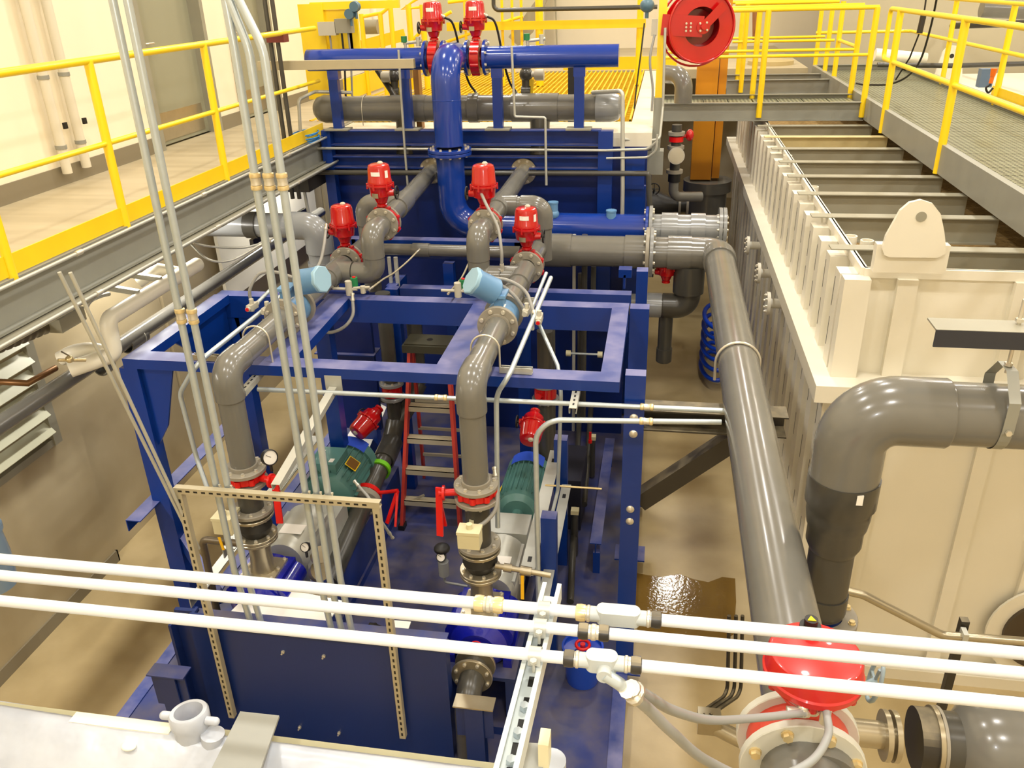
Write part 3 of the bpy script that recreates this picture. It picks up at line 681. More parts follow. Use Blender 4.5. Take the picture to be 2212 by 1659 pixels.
# ---------------------------------------------------------------- pump discharge lines
R6 = 0.084
def discharge(side):
    x = -1.075 if side == 'right' else -2.68
    e = 0.0 if side == 'right' else 0.14
    y0 = 4.47; z0 = 2.72; y1 = 6.70
    t = thing('discharge_pipe', 'grey plastic riser pipe of the %s pump, bending back over the blue frame' % side, 'pipe', (x,y0,1.0))
    pipe(t, [(x,y0,1.98),(x,y0,z0-0.12)], R6, pvc); elbow(t, (x,y0,z0), (0,0,-1), (0,1,0), R6, 0.13, pvc)
    pipe(t, [(x,y0+0.14,z0),(x,5.36,z0)], R6, pvc)
    flange(t, (x,y0,1.965), (0,0,1), 0.145, 0.028, R6*0.9, 8, 0.012, hub=(R6*1.14,0.03))
    flange(t, (x,y0,1.895), (0,0,-1), 0.145, 0.028, R6*0.9, 8, 0.012)
    pipe(t, [(x,y0,1.88),(x,y0,1.50+e)], R6, pvcd)
    flange(t, (x,y0,1.53+e), (0,0,-1), 0.145, 0.028, R6*0.9, 8, 0.012, side=-1, hub=None)
    # between meter and valve
    pipe(t, [(x,5.66,z0),(x,y1-0.04,z0)], R6, pvc)
    coupling(t, (x,6.05,z0), (0,1,0), 0.05, R6*1.12, pvc)
    d = 1 if side == 'left' else -1
    mb = MB(); mb.tube([(x,6.26,z0),(x,6.62,z0)], R6*1.14, 26); mb.cyl((x,6.46,z0), (x+d*0.16,6.46,z0), R6*1.12, n=26); part('tee', mb, pvc, t)
    # U bolt over the frame
    mb = MB(); mb.tube([(x-0.095,4.93,2.56)]+[(x-0.095*math.cos(a*math.pi/12),4.93,z0+0.02+0.095*math.sin(a*math.pi/12)) for a in range(13)]+[(x+0.095,4.93,2.56)], 0.007, 8); part('u_bolt', mb, zinc, t)
    # branch up to the upper valve
    bx = x+d*0.355; zt = 3.06
    t2 = thing('branch_pipe', 'grey plastic branch bending up from the %s discharge tee to the upper valve' % side, 'pipe', (bx,6.46,2.6))
    pipe(t2, [(x+d*0.162,6.46,z0),(bx-d*0.1,6.46,z0)], R6*0.92, pvc)
    elbow(t2, (bx,6.46,z0), (-d,0,0), (0,0,1), R6*0.95, 0.11, pvc)
    pipe(t2, [(bx,6.46,z0+0.1),(bx,6.46,zt-0.1)], R6*0.95, pvc)
    elbow(t2, (bx,6.46,zt), (0,0,-1), (0,1,0), R6*1.0, 0.12, pvc)
    pipe(t2, [(bx,6.57,zt),(bx,6.74,zt)], R6, pvc)
    # from the upper valve back to the tank wall
    t3 = thing('inlet_pipe', 'grey plastic pipe from the %s upper valve back to the blue tank' % side, 'pipe', (bx,8,3.0))
    ex = -2.47 if side == 'left' else -1.45
    zz = 3.06
    a = V((bx,6.86,zt)); b = V((ex,9.06,zz))
    pipe(t3, [a, b], R6, pvc)
    q = a.lerp(b, 0.28); dirn = (b-a).normalized(); o_ = -d
    mb = MB(); mb.tube([q-dirn*0.17, q+dirn*0.17], R6*1.14, 26); mb.cyl(q, q+V((o_*0.17,0,0)), R6*1.12, n=26); part('tee', mb, pvc, t3)
    ll = 0.36 if side == 'left' else 0.40
    pipe(t3, [q+V((o_*0.16,0,0)), q+V((o_*(ll-0.1),0,0))], R6, pvc)
    elbow(t3, q+V((o_*ll,0,0)), (-o_,0,0), (0,0,-1), R6, 0.12, pvc)
    pipe(t3, [q+V((o_*ll,0,-0.12)), q+V((o_*ll,0,-(0.85 if side == 'left' else 0.5)))], R6, pvc)
    flange(t3, b-dirn*0.05, -dirn, 0.14, 0.025, R6*0.9, 8, 0.012, m=steel)
    return t, x, bx, zt, q
for side in ('left', 'right'):
    t, x, bx, zt, q = discharge(side)
    actuated_valve('red electric actuator on the lower %s valve, above the %s flow meter line' % (side, side), (x,6.76,2.72), wheel=-1 if side == 'left' else 1, tags=(side == 'right', side == 'right'))
    actuated_valve('red electric actuator on the upper %s valve, beside the tall blue pipe' % side, (bx,6.80,zt), wheel=1 if side == 'left' else -1, tags=(side == 'left', side == 'left'))
    # butterfly valve with lever on the vertical pipe
    y = 4.47
    d = 1 if side == 'left' else -1
    t = thing('lever_valve', 'red lever butterfly valve under the top flange of the %s pump riser' % side, 'valve', (x,y,1.9))
    mb = MB(); mb.lathe((x,y,1.905), (0,0,1), [(0,R6),(0,0.118),(0.05,0.118),(0.05,R6)], 26)
    for k in range(8):
        a = 2*math.pi*k/8; mb.cyl((x+0.118*math.cos(a),y+0.118*math.sin(a),1.908), (x+0.118*math.cos(a),y+0.118*math.sin(a),1.952), 0.022, n=10)
    part('valve_body', mb, redb, t)
    mb = MB(); mb.cyl((x+d*0.1,y-0.02,1.93), (x+d*0.24,y-0.05,1.93), 0.024, n=12); mb.cyl((x+d*0.2,y-0.045,1.93), (x+d*0.215,y-0.047,1.93), 0.05, n=14); part('stem', mb, redb, t)
    mb = MB(); mb.beam((x+d*0.235,y-0.05,1.97), (x+d*0.24,y-0.09,1.62), 0.045, 0.014); mb.beam((x+d*0.25,y-0.03,1.93), (x+d*0.215,y-0.03,1.66), 0.016, 0.02); part('lever', mb, redb, t)
    # rubber joint and steel reducer
    e = 0.0 if side == 'right' else 0.14
    t = thing('rubber_joint', 'black rubber expansion joint between metal flanges on the %s pump' % side, 'pipe joint', (x,y,1.2))
    mb = MB(); mb.lathe((x,y,1.30+e), (0,0,1), [(0,0.08),(0.04,0.105),(0.08,0.12),(0.12,0.105),(0.17,0.08)], 26); part('bellows', mb, black, t)
    flange(t, (x,y,1.46+e), (0,0,1), 0.142, 0.022, 0.07, 8, 0.011, m=steel, side=-1)
    flange(t, (x,y,1.29+e), (0,0,1), 0.142, 0.022, 0.07, 8, 0.011, m=steel)
    # pump
    t = thing('pump', 'cobalt blue rotary pump with a steel flanged inlet, %s of the two' % side, 'pump', (x,y,DZ))
    flange(t, (x,y,1.265+e), (0,0,1), 0.142, 0.022, 0.07, 8, 0.011, m=steel, side=0)
    mb = MB(); mb.lathe((x,y,1.0+e), (0,0,1), [(0,0.095),(0.03,0.085),(0.15,0.075),(0.27,0.085)], 24); part('nozzle', mb, steel, t)
    mb = MB(); mb.box((x-0.13,y-0.13,0.99+e), (x+0.13,y+0.13,1.008+e)); pl = part('nozzle_plate', mb, steel, t)
    copies('bolt', bolt_mesh(0.011,0.014,zinc), None, pl, [Matrix.Translation(V((sx*0.112,sy*0.112,1.008+e-DZ))) for sx in (-1,1) for sy in (-1,0,1)])
    mb = MB()
    mb.lathe((x,y-0.24,0.80+e), (0,1,0), [(0,0),(0,0.13),(0.03,0.17),(0.06,0.2),(0.42,0.2),(0.46,0.16),(0.5,0.12),(0.5,0)], 30)
    mb.box((x-0.17,y-0.17,0.8+e), (x+0.17,y+0.17,0.99+e)); mb.lathe((x-0.14,y-0.16,0.86+e), (0,1,0), [(0,0),(0,0.10),(0.33,0.10),(0.33,0)], 20); mb.lathe((x+0.14,y-0.16,0.86+e), (0,1,0), [(0,0),(0,0.10),(0.33,0.10),(0.33,0)], 20)
    for sx in (-1,1): mb.box((x+sx*0.2-0.03,y-0.2,0.62+e), (x+sx*0.2+0.03,y+0.2,0.70+e))
    cs = part('casing', mb, pumpblue, t)
    mb = MB(); mb.tube([(x-0.0+0.042*math.cos(k*math.pi/10), y-0.243, 0.84+e+0.042*math.sin(k*math.pi/10)) for k in range(20)], 0.004, 6, closed=True); mb.tube([(x-0.02,y-0.243,0.82+e),(x+0.005,y-0.243,0.85+e),(x+0.02,y-0.243,0.83+e)], 0.003, 6); part('round_emblem', mb, redb, cs, label='red ring emblem')
    mb = MB(); mb.box((x-0.28,y-0.35,DZ), (x+0.28,y+2.4,0.22)); mb.box((x-0.26,y-0.3,0.22), (x-0.2,y+2.35,0.60)); mb.box((x+0.2,y-0.3,0.22), (x+0.26,y+2.35,0.60)); mb.box((x-0.27,y-0.3,0.6), (x+0.27,y+0.4,0.63+e)); part('base_frame', mb, deckblue, t)
    # suction side towards the camera, turning down
    mb = MB(); P = fillet([(x,y-0.24,0.74+e),(x,y-(0.58 if e == 0 else 0.44),0.70+e),(x,y-(0.60 if e == 0 else 0.44),DZ)], 0.14 if e == 0 else 0.1); mb.tube(P, 0.085, 20); part('suction_pipe', mb, pvcd, t)
    for yy in ((y-0.29, y-0.40) if e == 0 else (y-0.27, y-0.31)): flange(t, (x,yy,0.735+e), (0,-1,0), 0.14, 0.022, 0.07, 8, 0.011, m=steel, side=1 if yy < y-0.3 else 0)
    # bearing housing behind the pump, light metal
    mb = MB(); mb.lathe((x,y+0.30,0.84+e), (0,1,0), [(0,0),(0,0.15),(0.05,0.18),(0.50,0.18),(0.56,0.12),(0.56,0)], 26); mb.box((x-0.17,y+0.34,0.6), (x+0.17,y+0.80,0.94+e)); gb = part('gear_case', mb, strut, t)
    mb = MB(); mb.box((x-0.06,y+0.40,1.022+e), (x+0.12,y+0.52,1.024+e)); part('instruction_label', mb, whitel, gb, label='white printed label')
    # two light angle rails over the drive
    for (dx, yA, yB, z, w) in ((0.30*(-d), 4.55, 6.25, 1.18, 0.10), (0.42*(-d), 4.2, 6.0, 1.0, 0.08)):
        mb = MB(); mb.beam((x+dx,yA,z), (x+dx,yB,z), w, 0.09, prof='L', t=0.008); rl = part('guard_rail', mb, strut, t)
        hm = MB()
        for q in (0.10, 0.9):
            hm = MB(); yq = yA+(yB-yA)*q; hm.box((x+dx-0.014,yq-0.03,z+0.0445), (x+dx+0.014,yq+0.03,z+0.0462)); part('slot', hm, black, rl)
    mb = MB(); mb.box((x-0.17,y+0.92,0.6), (x+0.17,y+1.2,0.94)); part('coupling_guard', mb, strut, t)
    mb = MB(); mb.cyl((x+d*0.12,y+0.1,0.78), (x-d*0.36,y+0.1,0.80), 0.012, n=8) if False else mb.cyl((x-d*0.2,y+0.1,0.80), (x-d*0.5,y+0.1,0.80), 0.012, n=8)
    # motor
    mt = thing('electric_motor', 'teal finned electric motor with a blue fan cowl behind the %s pump' % side, 'motor', (x,5.7,0.62))
    mx = x + (0.03 if side == 'right' else -0.06); my = 5.72; mz = 0.86; mr = 0.19 if side == 'right' else 0.23
    mb = MB(); mb.lathe((mx,my,mz), (0,1,0), [(0,0),(0,0.05),(0.06,0.05),(0.06,mr*0.7),(0.10,mr*0.95),(0.14,mr*0.95),(0.62,mr*0.95),(0.62,0)], 30)
    mb.box((mx-mr*0.9,my+0.12,0.615), (mx-mr*0.6,my+0.55,mz-0.05)); mb.box((mx+mr*0.6,my+0.12,0.615), (mx+mr*0.9,my+0.55,mz-0.05))
    for k in range(26):
        a = 2*math.pi*k/26
        if math.sin(a) < -0.75: continue
        c_, s_ = math.cos(a), math.sin(a); u = V((c_,0,s_)); v_ = V((-s_,0,c_))*0.003
        p0 = V((mx,my+0.16,mz))+u*mr*0.93
        mb.prism([p0-v_, p0+v_, p0+v_+u*mr*0.13, p0-v_+u*mr*0.13], (0,0.44,0))
    bd = part('motor_body', mb, teal, mt)
    mb = MB(); mb.lathe((mx,my+0.62,mz), (0,1,0), [(0,mr*0.9),(0,mr*1.06),(0.12,mr*1.06),(0.17,mr*0.9),(0.18,0)], 30); part('rear_bell', mb, teal, mt)
    mb = MB(); a0 = 0.6; n = 12; vs = []
    for i in range(n+1):
        a = math.radians(45+90*i/n); vs += [(mx+mr*1.075*math.cos(a), my+0.60, mz+mr*1.075*math.sin(a)), (mx+mr*1.075*math.cos(a), my+0.76, mz+mr*1.075*math.sin(a))]
    mb.add(vs, [(2*i,2*i+1,2*i+3,2*i+2) for i in range(n)], True); part('fan_cowl_band', mb, mat('cowl_blue_'+side, (50,84,200), 0.35), mt, label='bright blue top of the cowl')
    if side == 'left':
        mb = MB(); mb.box((mx-0.17,my+0.16,mz+0.14), (mx+0.08,my+0.46,mz+0.30)); part('terminal_box', mb, teal, mt)
        for (dx, dy, w_, m_, nm) in ((-0.12,0.34,0.05,whitel,'white label'),(0.02,0.2,0.04,whitel,'white label')):
            mb = MB(); mb.box((mx+dx-w_/2,my+dy,mz+0.301), (mx+dx+w_/2,my+dy+0.06,mz+0.3025)); part('label', mb, m_, mt, label=nm)
        mb = MB(); q_ = math.radians(52); pr_ = V((mx,my+0.3,mz))+V((math.cos(q_),0,math.sin(q_)))*mr*1.09; tv = V((-math.sin(q_),0,math.cos(q_)))*0.05; nv = V((math.cos(q_),0,math.sin(q_)))*0.004
        mb.prism([pr_-tv, pr_+tv, pr_+tv+V((0,0.13,0)), pr_-tv+V((0,0.13,0))], nv); part('warning_label', mb, mat('brown_sign', (120,84,30), 0.5), mt, label='yellow-edged brown warning plate')
        mb = MB(); mb.prism([pr_-tv*1.15-V((0,0.008,0)), pr_+tv*1.15-V((0,0.008,0)), pr_+tv*1.15+V((0,0.138,0)), pr_-tv*1.15+V((0,0.138,0))], nv*0.6); part('warning_label', mb, yellow, mt)
    else:
        mb = MB(); q_ = math.radians(150); pr_ = V((mx,my+0.2,mz))+V((math.cos(q_),0,math.sin(q_)))*mr*1.09; tv = V((-math.sin(q_),0,math.cos(q_)))*0.015
        mb.prism([pr_-tv, pr_+tv, pr_+tv+V((0,0.1,0)), pr_-tv+V((0,0.1,0))], V((math.cos(q_),0,math.sin(q_)))*0.004); part('label', mb, yellow, mt, label='small yellow tag')
    # magnetic flow meter on the horizontal run
    fx = x; fy = 5.40; fz = 2.72
    t = thing('flow_meter', 'pale blue flow meter with a boxy transmitter head on the %s discharge pipe' % side, 'flow meter', (fx,fy,fz-0.15))
    mb = MB(); mb.lathe((fx,fy,fz), (0,1,0), [(0,R6*0.9),(0,0.118),(0.22,0.118),(0.22,R6*0.9)], 28); bd = part('meter_body', mb, ltblue, t)
    flange(t, (fx,fy,fz), (0,-1,0), 0.145, 0.035, R6*0.9, 8, 0.013, hub=(R6*1.15,0.02)); flange(t, (fx,fy+0.22,fz), (0,1,0), 0.145, 0.035, R6*0.9, 8, 0.013)
    mb = MB(); mb.box((fx-0.035,fy+0.05,fz+0.10), (fx+0.03,fy+0.17,fz+0.19)); mb.box((fx-0.05,fy+0.03,fz+0.185), (fx+0.05,fy+0.19,fz+0.205)); part('bracket', mb, ltblue, t)
    hd = V((fx-0.16 if side == 'right' else fx-0.02, fy+0.14, fz+0.23)); ax = V((-0.55,-0.35,0.42)).normalized() if side == 'right' else V((0.9,-0.25,0.22)).normalized()
    hd = V((fx-0.04,fy+0.11,fz+0.21)) if side == 'right' else V((fx+0.10,fy+0.16,fz+0.22))
    mb = MB(); mb.lathe(hd-ax*0.02, ax, [(0,0),(0,0.075),(0.02,0.095),(0.17,0.095),(0.185,0.10),(0.20,0.10),(0.20,0)], 24); hd_ = part('transmitter_head', mb, ltblue, t)
    mb = MB(); mb.lathe(hd+ax*0.18, ax, [(0,0.103),(0.022,0.103),(0.028,0.095),(0.028,0)], 8); part('head_cover', mb, mat('meter_cover_'+side, (150,186,206), 0.35), hd_)
    a = math.pi/2; vs = []; mb = MB()
    for i in range(5):
        q_ = a-0.35+0.18*i; vs += [(fx+0.12*math.cos(q_), fy+0.06, fz+0.12*math.sin(q_)), (fx+0.12*math.cos(q_), fy+0.12, fz+0.12*math.sin(q_))]
    mb.add(vs, [(2*i,2*i+1,2*i+3,2*i+2) for i in range(4)], True); part('label', mb, whitel, bd, label='white label')
# ================================================================ headers and manifolds
# blue top header with two actuated valves
T = thing('blue_header', 'long blue horizontal header pipe on top of the tank stand', 'pipe', (-2.1,9.0,4.0))
zh = 4.21
for a, b in ((-3.74,-2.42),(-2.28,-1.98),(-1.84,-0.46)):
    pipe(T, [(a,9,zh),(b,9,zh)], 0.11, pipeblue)
for x, s in ((-2.43,-1),(-2.27,1),(-1.99,-1),(-1.83,1)):
    flange(T, (x,9,zh), (s,0,0), 0.175, 0.028, 0.1, 8, 0.014, m=pipeblue)
for x in (-3.47, -2.68, -1.70, -0.85):
    mb = MB(); mb.box((x-0.06,8.95,4.02), (x+0.06,9.05,4.11)); part('saddle', mb, pipeblue, T)
for x, n in ((-2.35,'left'), (-1.91,'right')):
    t, M, z = actuated_valve('dark red electric actuator with a black handwheel on the blue header, %s one' % n, (x,9,zh), tilt=Matrix.Rotation(0.0,4,'Z'), body=False, wheel=-1, s=1.02, tags=(1,0), group='actuators on the blue header', neckh=0.07)
    mb = MB(); mb.lathe((-0.045,0,0), (1,0,0), [(0,0.1),(0,0.17),(0.09,0.17),(0.09,0.1)], 26)
    for k in range(8):
        a = 2*math.pi*(k+0.5)/8; mb.cyl((-0.04,0.155*math.cos(a),0.155*math.sin(a)), (0.04,0.155*math.cos(a),0.155*math.sin(a)), 0.026, n=10)
    part('valve_body', mb, red, t)
    mb = MB(); mb.cyl((0,0,0.13), (0,0,0.30), 0.024, n=12); mb.box((-0.03,-0.03,0.21), (0.03,0.03,0.235)); part('stem', mb, red, t)
    flex('cable_conduit', 'black flexible cord dropping from the %s actuator of the blue header' % n, [(x+0.12,9.0,4.60),(x+0.2,9.05,4.52),(x+0.26,9.12,4.15),(x+0.30,9.2,3.95),(x+0.34,9.3,3.85)], 0.012, black, 'cable')
# tall blue pipe dropping in front of the header
T = thing('tall_blue_pipe', 'tall glossy blue pipe curving down in front of the header', 'pipe', (-2.12,8.5,2.5))
xb = -2.13; yb = 8.5
P = fillet([(-2.13,8.98,4.22),(xb,yb,4.24),(xb,yb,3.42)], 0.26, 14)
pipe(T, P, 0.145, pipeblue); 
mb = MB(); mb.lathe((xb,yb,3.86), (0,0,1), [(0,0.145),(0.004,0.148),(0.008,0.145)], 26); part('weld_seam', mb, pipeblue, T)
flange(T, (xb,yb,3.36), (0,0,1), 0.225, 0.03, 0.13, 12, 0.013, m=pipeblue); flange(T, (xb,yb,3.355), (0,0,-1), 0.225, 0.03, 0.13, 12, 0.013, m=pipeblue)
P = fillet([(xb,yb,3.33),(xb,yb,2.60),(-0.10,8.45,2.60)], 0.25, 12); pipe(T, P, 0.145, pipeblue)
flange(T, (-0.12,8.45,2.60), (1,0,0), 0.225, 0.03, 0.12, 12, 0.013, m=pipeblue, side=-1)
# pressure transmitters on it
for px, py, n in ((1320,480,'right end'), (1195,462,'middle')):
    p = PY(px, py, 8.42)
    t = thing('pressure_transmitter', 'light blue pressure transmitter on the low blue pipe, %s' % n, 'transmitter', (p.x,p.y,p.z-0.12))
    mb = MB(); mb.cyl((p.x,p.y,p.z-0.10), (p.x,p.y,p.z-0.02), 0.022, n=12); mb.ball((p.x,p.y,p.z), 0.062, (1,1,0.9)); mb.cyl((p.x,p.y,p.z+0.02), (p.x,p.y,p.z+0.11), 0.05, n=18); mb.cyl((p.x,p.y,p.z+0.11), (p.x,p.y,p.z+0.125), 0.055, n=18)
    bd = part('sensor_body', mb, ltblue, t)
    mb = MB(); mb.cyl((p.x,p.y,p.z+0.03), (p.x-0.16,p.y,p.z+0.035), 0.018, n=10); mb.cyl((p.x-0.16,p.y,p.z+0.035), (p.x-0.21,p.y,p.z+0.035), 0.008, n=8); part('cable_gland', mb, zinc, t)
# grey top header behind the uprights
T = thing('grey_header', 'fat grey plastic header pipe lying behind the blue uprights', 'pipe', (-2.1,9.27,3.5))
zg = 3.68; yg = 9.27; rg = 0.135
pipe(T, [(-3.72,yg,zg),(-0.55,yg,zg)], rg, pvc)
mb = MB(); mb.lathe((-3.70,yg,zg), (-1,0,0), [(-0.14,rg*1.0),(-0.14,rg*1.12),(0.02,rg*1.12),(0.10,rg*0.95),(0.14,rg*0.6),(0.155,0)], 26); part('end_cap', mb, pvc, T)
mb = MB(); mb.lathe((-0.56,yg,zg), (1,0,0), [(-0.14,rg*1.0),(-0.14,rg*1.12),(0.02,rg*1.12),(0.10,rg*0.95),(0.13,rg*0.6),(0.145,0)], 26); part('end_cap', mb, pvcl, T)
coupling(T, (-2.02,yg,zg), (1,0,0), 0.11, rg*1.13, pvc); coupling(T, (-1.35,yg,zg), (1,0,0), 0.5, rg*1.10, pvc); coupling(T, (-2.75,yg,zg), (1,0,0), 0.4, rg*1.06, pvc)
for x in (-2.80, -1.30):
    mb = MB(); mb.lathe((x,yg-0.02,3.5), (0,-0.15,-1), [(-0.1,0.11),(0.18,0.10),(0.18,0.13),(0.3,0.13),(0.32,0.08),(0.4,0.08)], 22); part('outlet_neck', mb, pvcd, T)
for x in (-3.25, -2.38):
    mb = MB(); mb.tube([(x,yg+ (rg+0.006)*math.cos(a*math.pi/10-0.0), zg+(rg+0.006)*math.sin(a*math.pi/10)) for a in range(11)]+[(x,yg-rg-0.006,3.52)], 0.005, 6); part('u_bolt', mb, zinc, T)
# dark risers over the header (valves behind it)
for k, (px, n) in enumerate(((870,'left'), (1150,'right'))):
    p = PY(px, 200, 9.55)
    t = thing('drain_valve', 'dark plastic ball valve with a grey actuator behind the grey header, %s one' % n, 'valve', (p.x,9.5,3.75))
    mb = MB(); mb.cyl((p.x-0.05,9.45,3.75), (p.x-0.05,9.45,4.12), 0.05, n=16); mb.ball((p.x-0.05,9.45,4.0), 0.075); mb.cyl((p.x-0.1,9.45,3.82), (p.x+0.0,9.45,3.82), 0.07, n=16); part('valve_body', mb, pvcd, t)
    mb = MB(); mb.cyl((p.x-0.05,9.45,4.0), (p.x+0.10,9.42,4.0), 0.03, n=12); mb.lathe((p.x+0.05 if k else p.x-0.18,9.40,4.0), (1,0,0), [(0,0),(0,0.05),(0.02,0.06),(0.1,0.06),(0.1,0)], 18); part('actuator', mb, boxgrey, t)
flex('suction_hose', 'thick dark hose slanting down beside the left blue upright', [PY(815,150,9.5), PY(835,180,9.45), PY(858,215,9.35)], 0.035, blackm, 'hose', gl=False)

# middle manifold
T = thing('large_manifold', 'fat grey plastic manifold pipe ending in a bolted flange on the right', 'pipe', (-0.6,7.97,2.3))
R10 = 0.137
pipe(T, [(-1.1,7.97,2.5),(-0.10,7.97,2.5)], 0.15, pvc); mb = MB(); mb.lathe((-1.12,7.97,2.5), (1,0,0), [(0,0),(0,0.165),(0.3,0.165),(0.3,0.14)], 26); part('end_cap', mb, pvc, T)
coupling(T, (-0.2,7.97,2.5), (1,0,0), 0.2, 0.163, pvc)
flange(T, (-0.10,7.97,2.5), (1,0,0), 0.24, 0.035, 0.12, 12, 0.015, side=-1, m=flg)
for k, x in enumerate((-1.075,)):
    mb = MB(); mb.tube([(x,6.84,2.72),(x,7.3,2.70),(x,7.9,2.55)], 0.084, 20); part('inlet_branch', mb, pvc, T)
T = thing('slim_manifold', 'slim grey pipe running level between the two upper valve risers', 'pipe', (-2.1,7.4,2.5))
pipe(T, [(-2.86,7.45,2.63),(-1.25,7.45,2.63)], 0.056, pvc); coupling(T, (-2.2,7.45,2.63), (1,0,0), 0.16, 0.066, pvc)
# bright grey elbow at the left
T = thing('return_elbow', 'light grey plastic elbow pipe at the left end of the blue rack', 'pipe', (-3.5,7.45,2.2))
q1 = PY(470,500,7.5); q2 = PY(705,492,7.5)
r8 = 0.118
pipe(T, [(q1.x-0.3,7.5,2.83),(-3.38,7.5,2.83)], r8, pvcl); elbow(T, (-3.24,7.5,2.83), (-1,0,0), (0,0,-1), r8, 0.15, pvcl)
pipe(T, [(-3.24,7.5,2.7),(-3.24,7.5,2.1)], r8, pvcl); coupling(T, (-3.24,7.5,2.42), (0,0,1), 0.12, r8*1.13, pvcl)
coupling(T, (-3.9,7.5,2.83), (1,0,0), 0.12, r8*1.1, pvcd)
T2 = thing('valve_outlet', 'short grey stub behind the lower left valve', 'pipe', (-2.68,7.2,2.6))
pipe(T2, [(-2.68,6.84,2.72),(-2.68,7.33,2.72)], 0.084, pvc)
# right hand wye, blind flange and the long pipe to the front
T = thing('grey_wye', 'light grey plastic fittings with a blind flange right of the blue pipe', 'pipe fitting', (0.3,8.4,2.3))
r = 0.15
flange(T, (-0.085,8.45,2.6), (1,0,0), 0.235, 0.035, 0.12, 12, 0.014, m=pvcl)
pipe(T, [(-0.06,8.45,2.6),(0.60,8.45,2.6)], r, pvcl)
coupling(T, (0.12,8.45,2.6), (1,0,0), 0.16, r*1.12, pvcl); coupling(T, (0.40,8.45,2.6), (1,0,0), 0.14, r*1.12, pvcl)
flange(T, (0.60,8.45,2.6), (1,0,0), 0.225, 0.035, 0, 12, 0.014, m=pvcl, side=2); flange(T, (0.64,8.45,2.6), (1,0,0), 0.225, 0.035, 0, 12, 0.014, m=pvcl)
T = thing('long_diagonal_pipe', 'very long fat grey pipe running from the rear manifold towards the near right', 'pipe', (0.59,5,2.3))
flange(T, (-0.06,7.97,2.5), (1,0,0), 0.24, 0.035, 0.12, 12, 0.015, m=pvcl)
pipe(T, [(-0.03,7.97,2.5),(0.45,7.97,2.5)], r, pvc); coupling(T, (0.22,7.97,2.5), (1,0,0), 0.22, r*1.1, pvc); 
elbow(T, (0.59,7.97,2.5), (-1,0,0), (0,-1,0), R10, 0.17, pvc); pipe(T, [(0.59,7.85,2.5),(0.60,2.03,2.5)], R10, pvc, n=32)
mb = MB(); mb.tube([(0.59-0.145,5.42,2.36)]+[(0.59-0.148*math.cos(a*math.pi/14),5.42,2.5+0.148*math.sin(a*math.pi/14)) for a in range(15)]+[(0.59+0.148,5.42,2.3)], 0.010, 8); part('u_bolt', mb, zinc, T)
T = thing('drop_pipe', 'grey drop pipe with two bends below the wye beside the blue post', 'pipe', (0.2,7.97,1.3))
pipe(T, [(0.33,7.99,2.38),(0.33,7.99,2.1)], 0.15, pvcd, n=24)
elbow(T, (0.33,7.99,1.95), (0,0,1), (-1,0,0), 0.11, 0.14, pvcd); pipe(T, [(0.2,7.99,1.95),(-0.5,7.99,1.95)], 0.11, pvc)
coupling(T, (0.0,7.99,1.95), (1,0,0), 0.16, 0.124, pvcl)
pipe(T, [(0.13,7.99,1.9),(0.13,7.99,1.34)], 0.07, pvcd); coupling(T, (0.13,7.99,1.42), (0,0,1), 0.14, 0.08, pvcd)
t, M, z = actuated_valve('small red actuator under the grey wye, between the post and the drop pipe', PY(1437,636,7.99), body=False, s=0.9, wheel=-1, tags=(0,0), neckh=0.02)
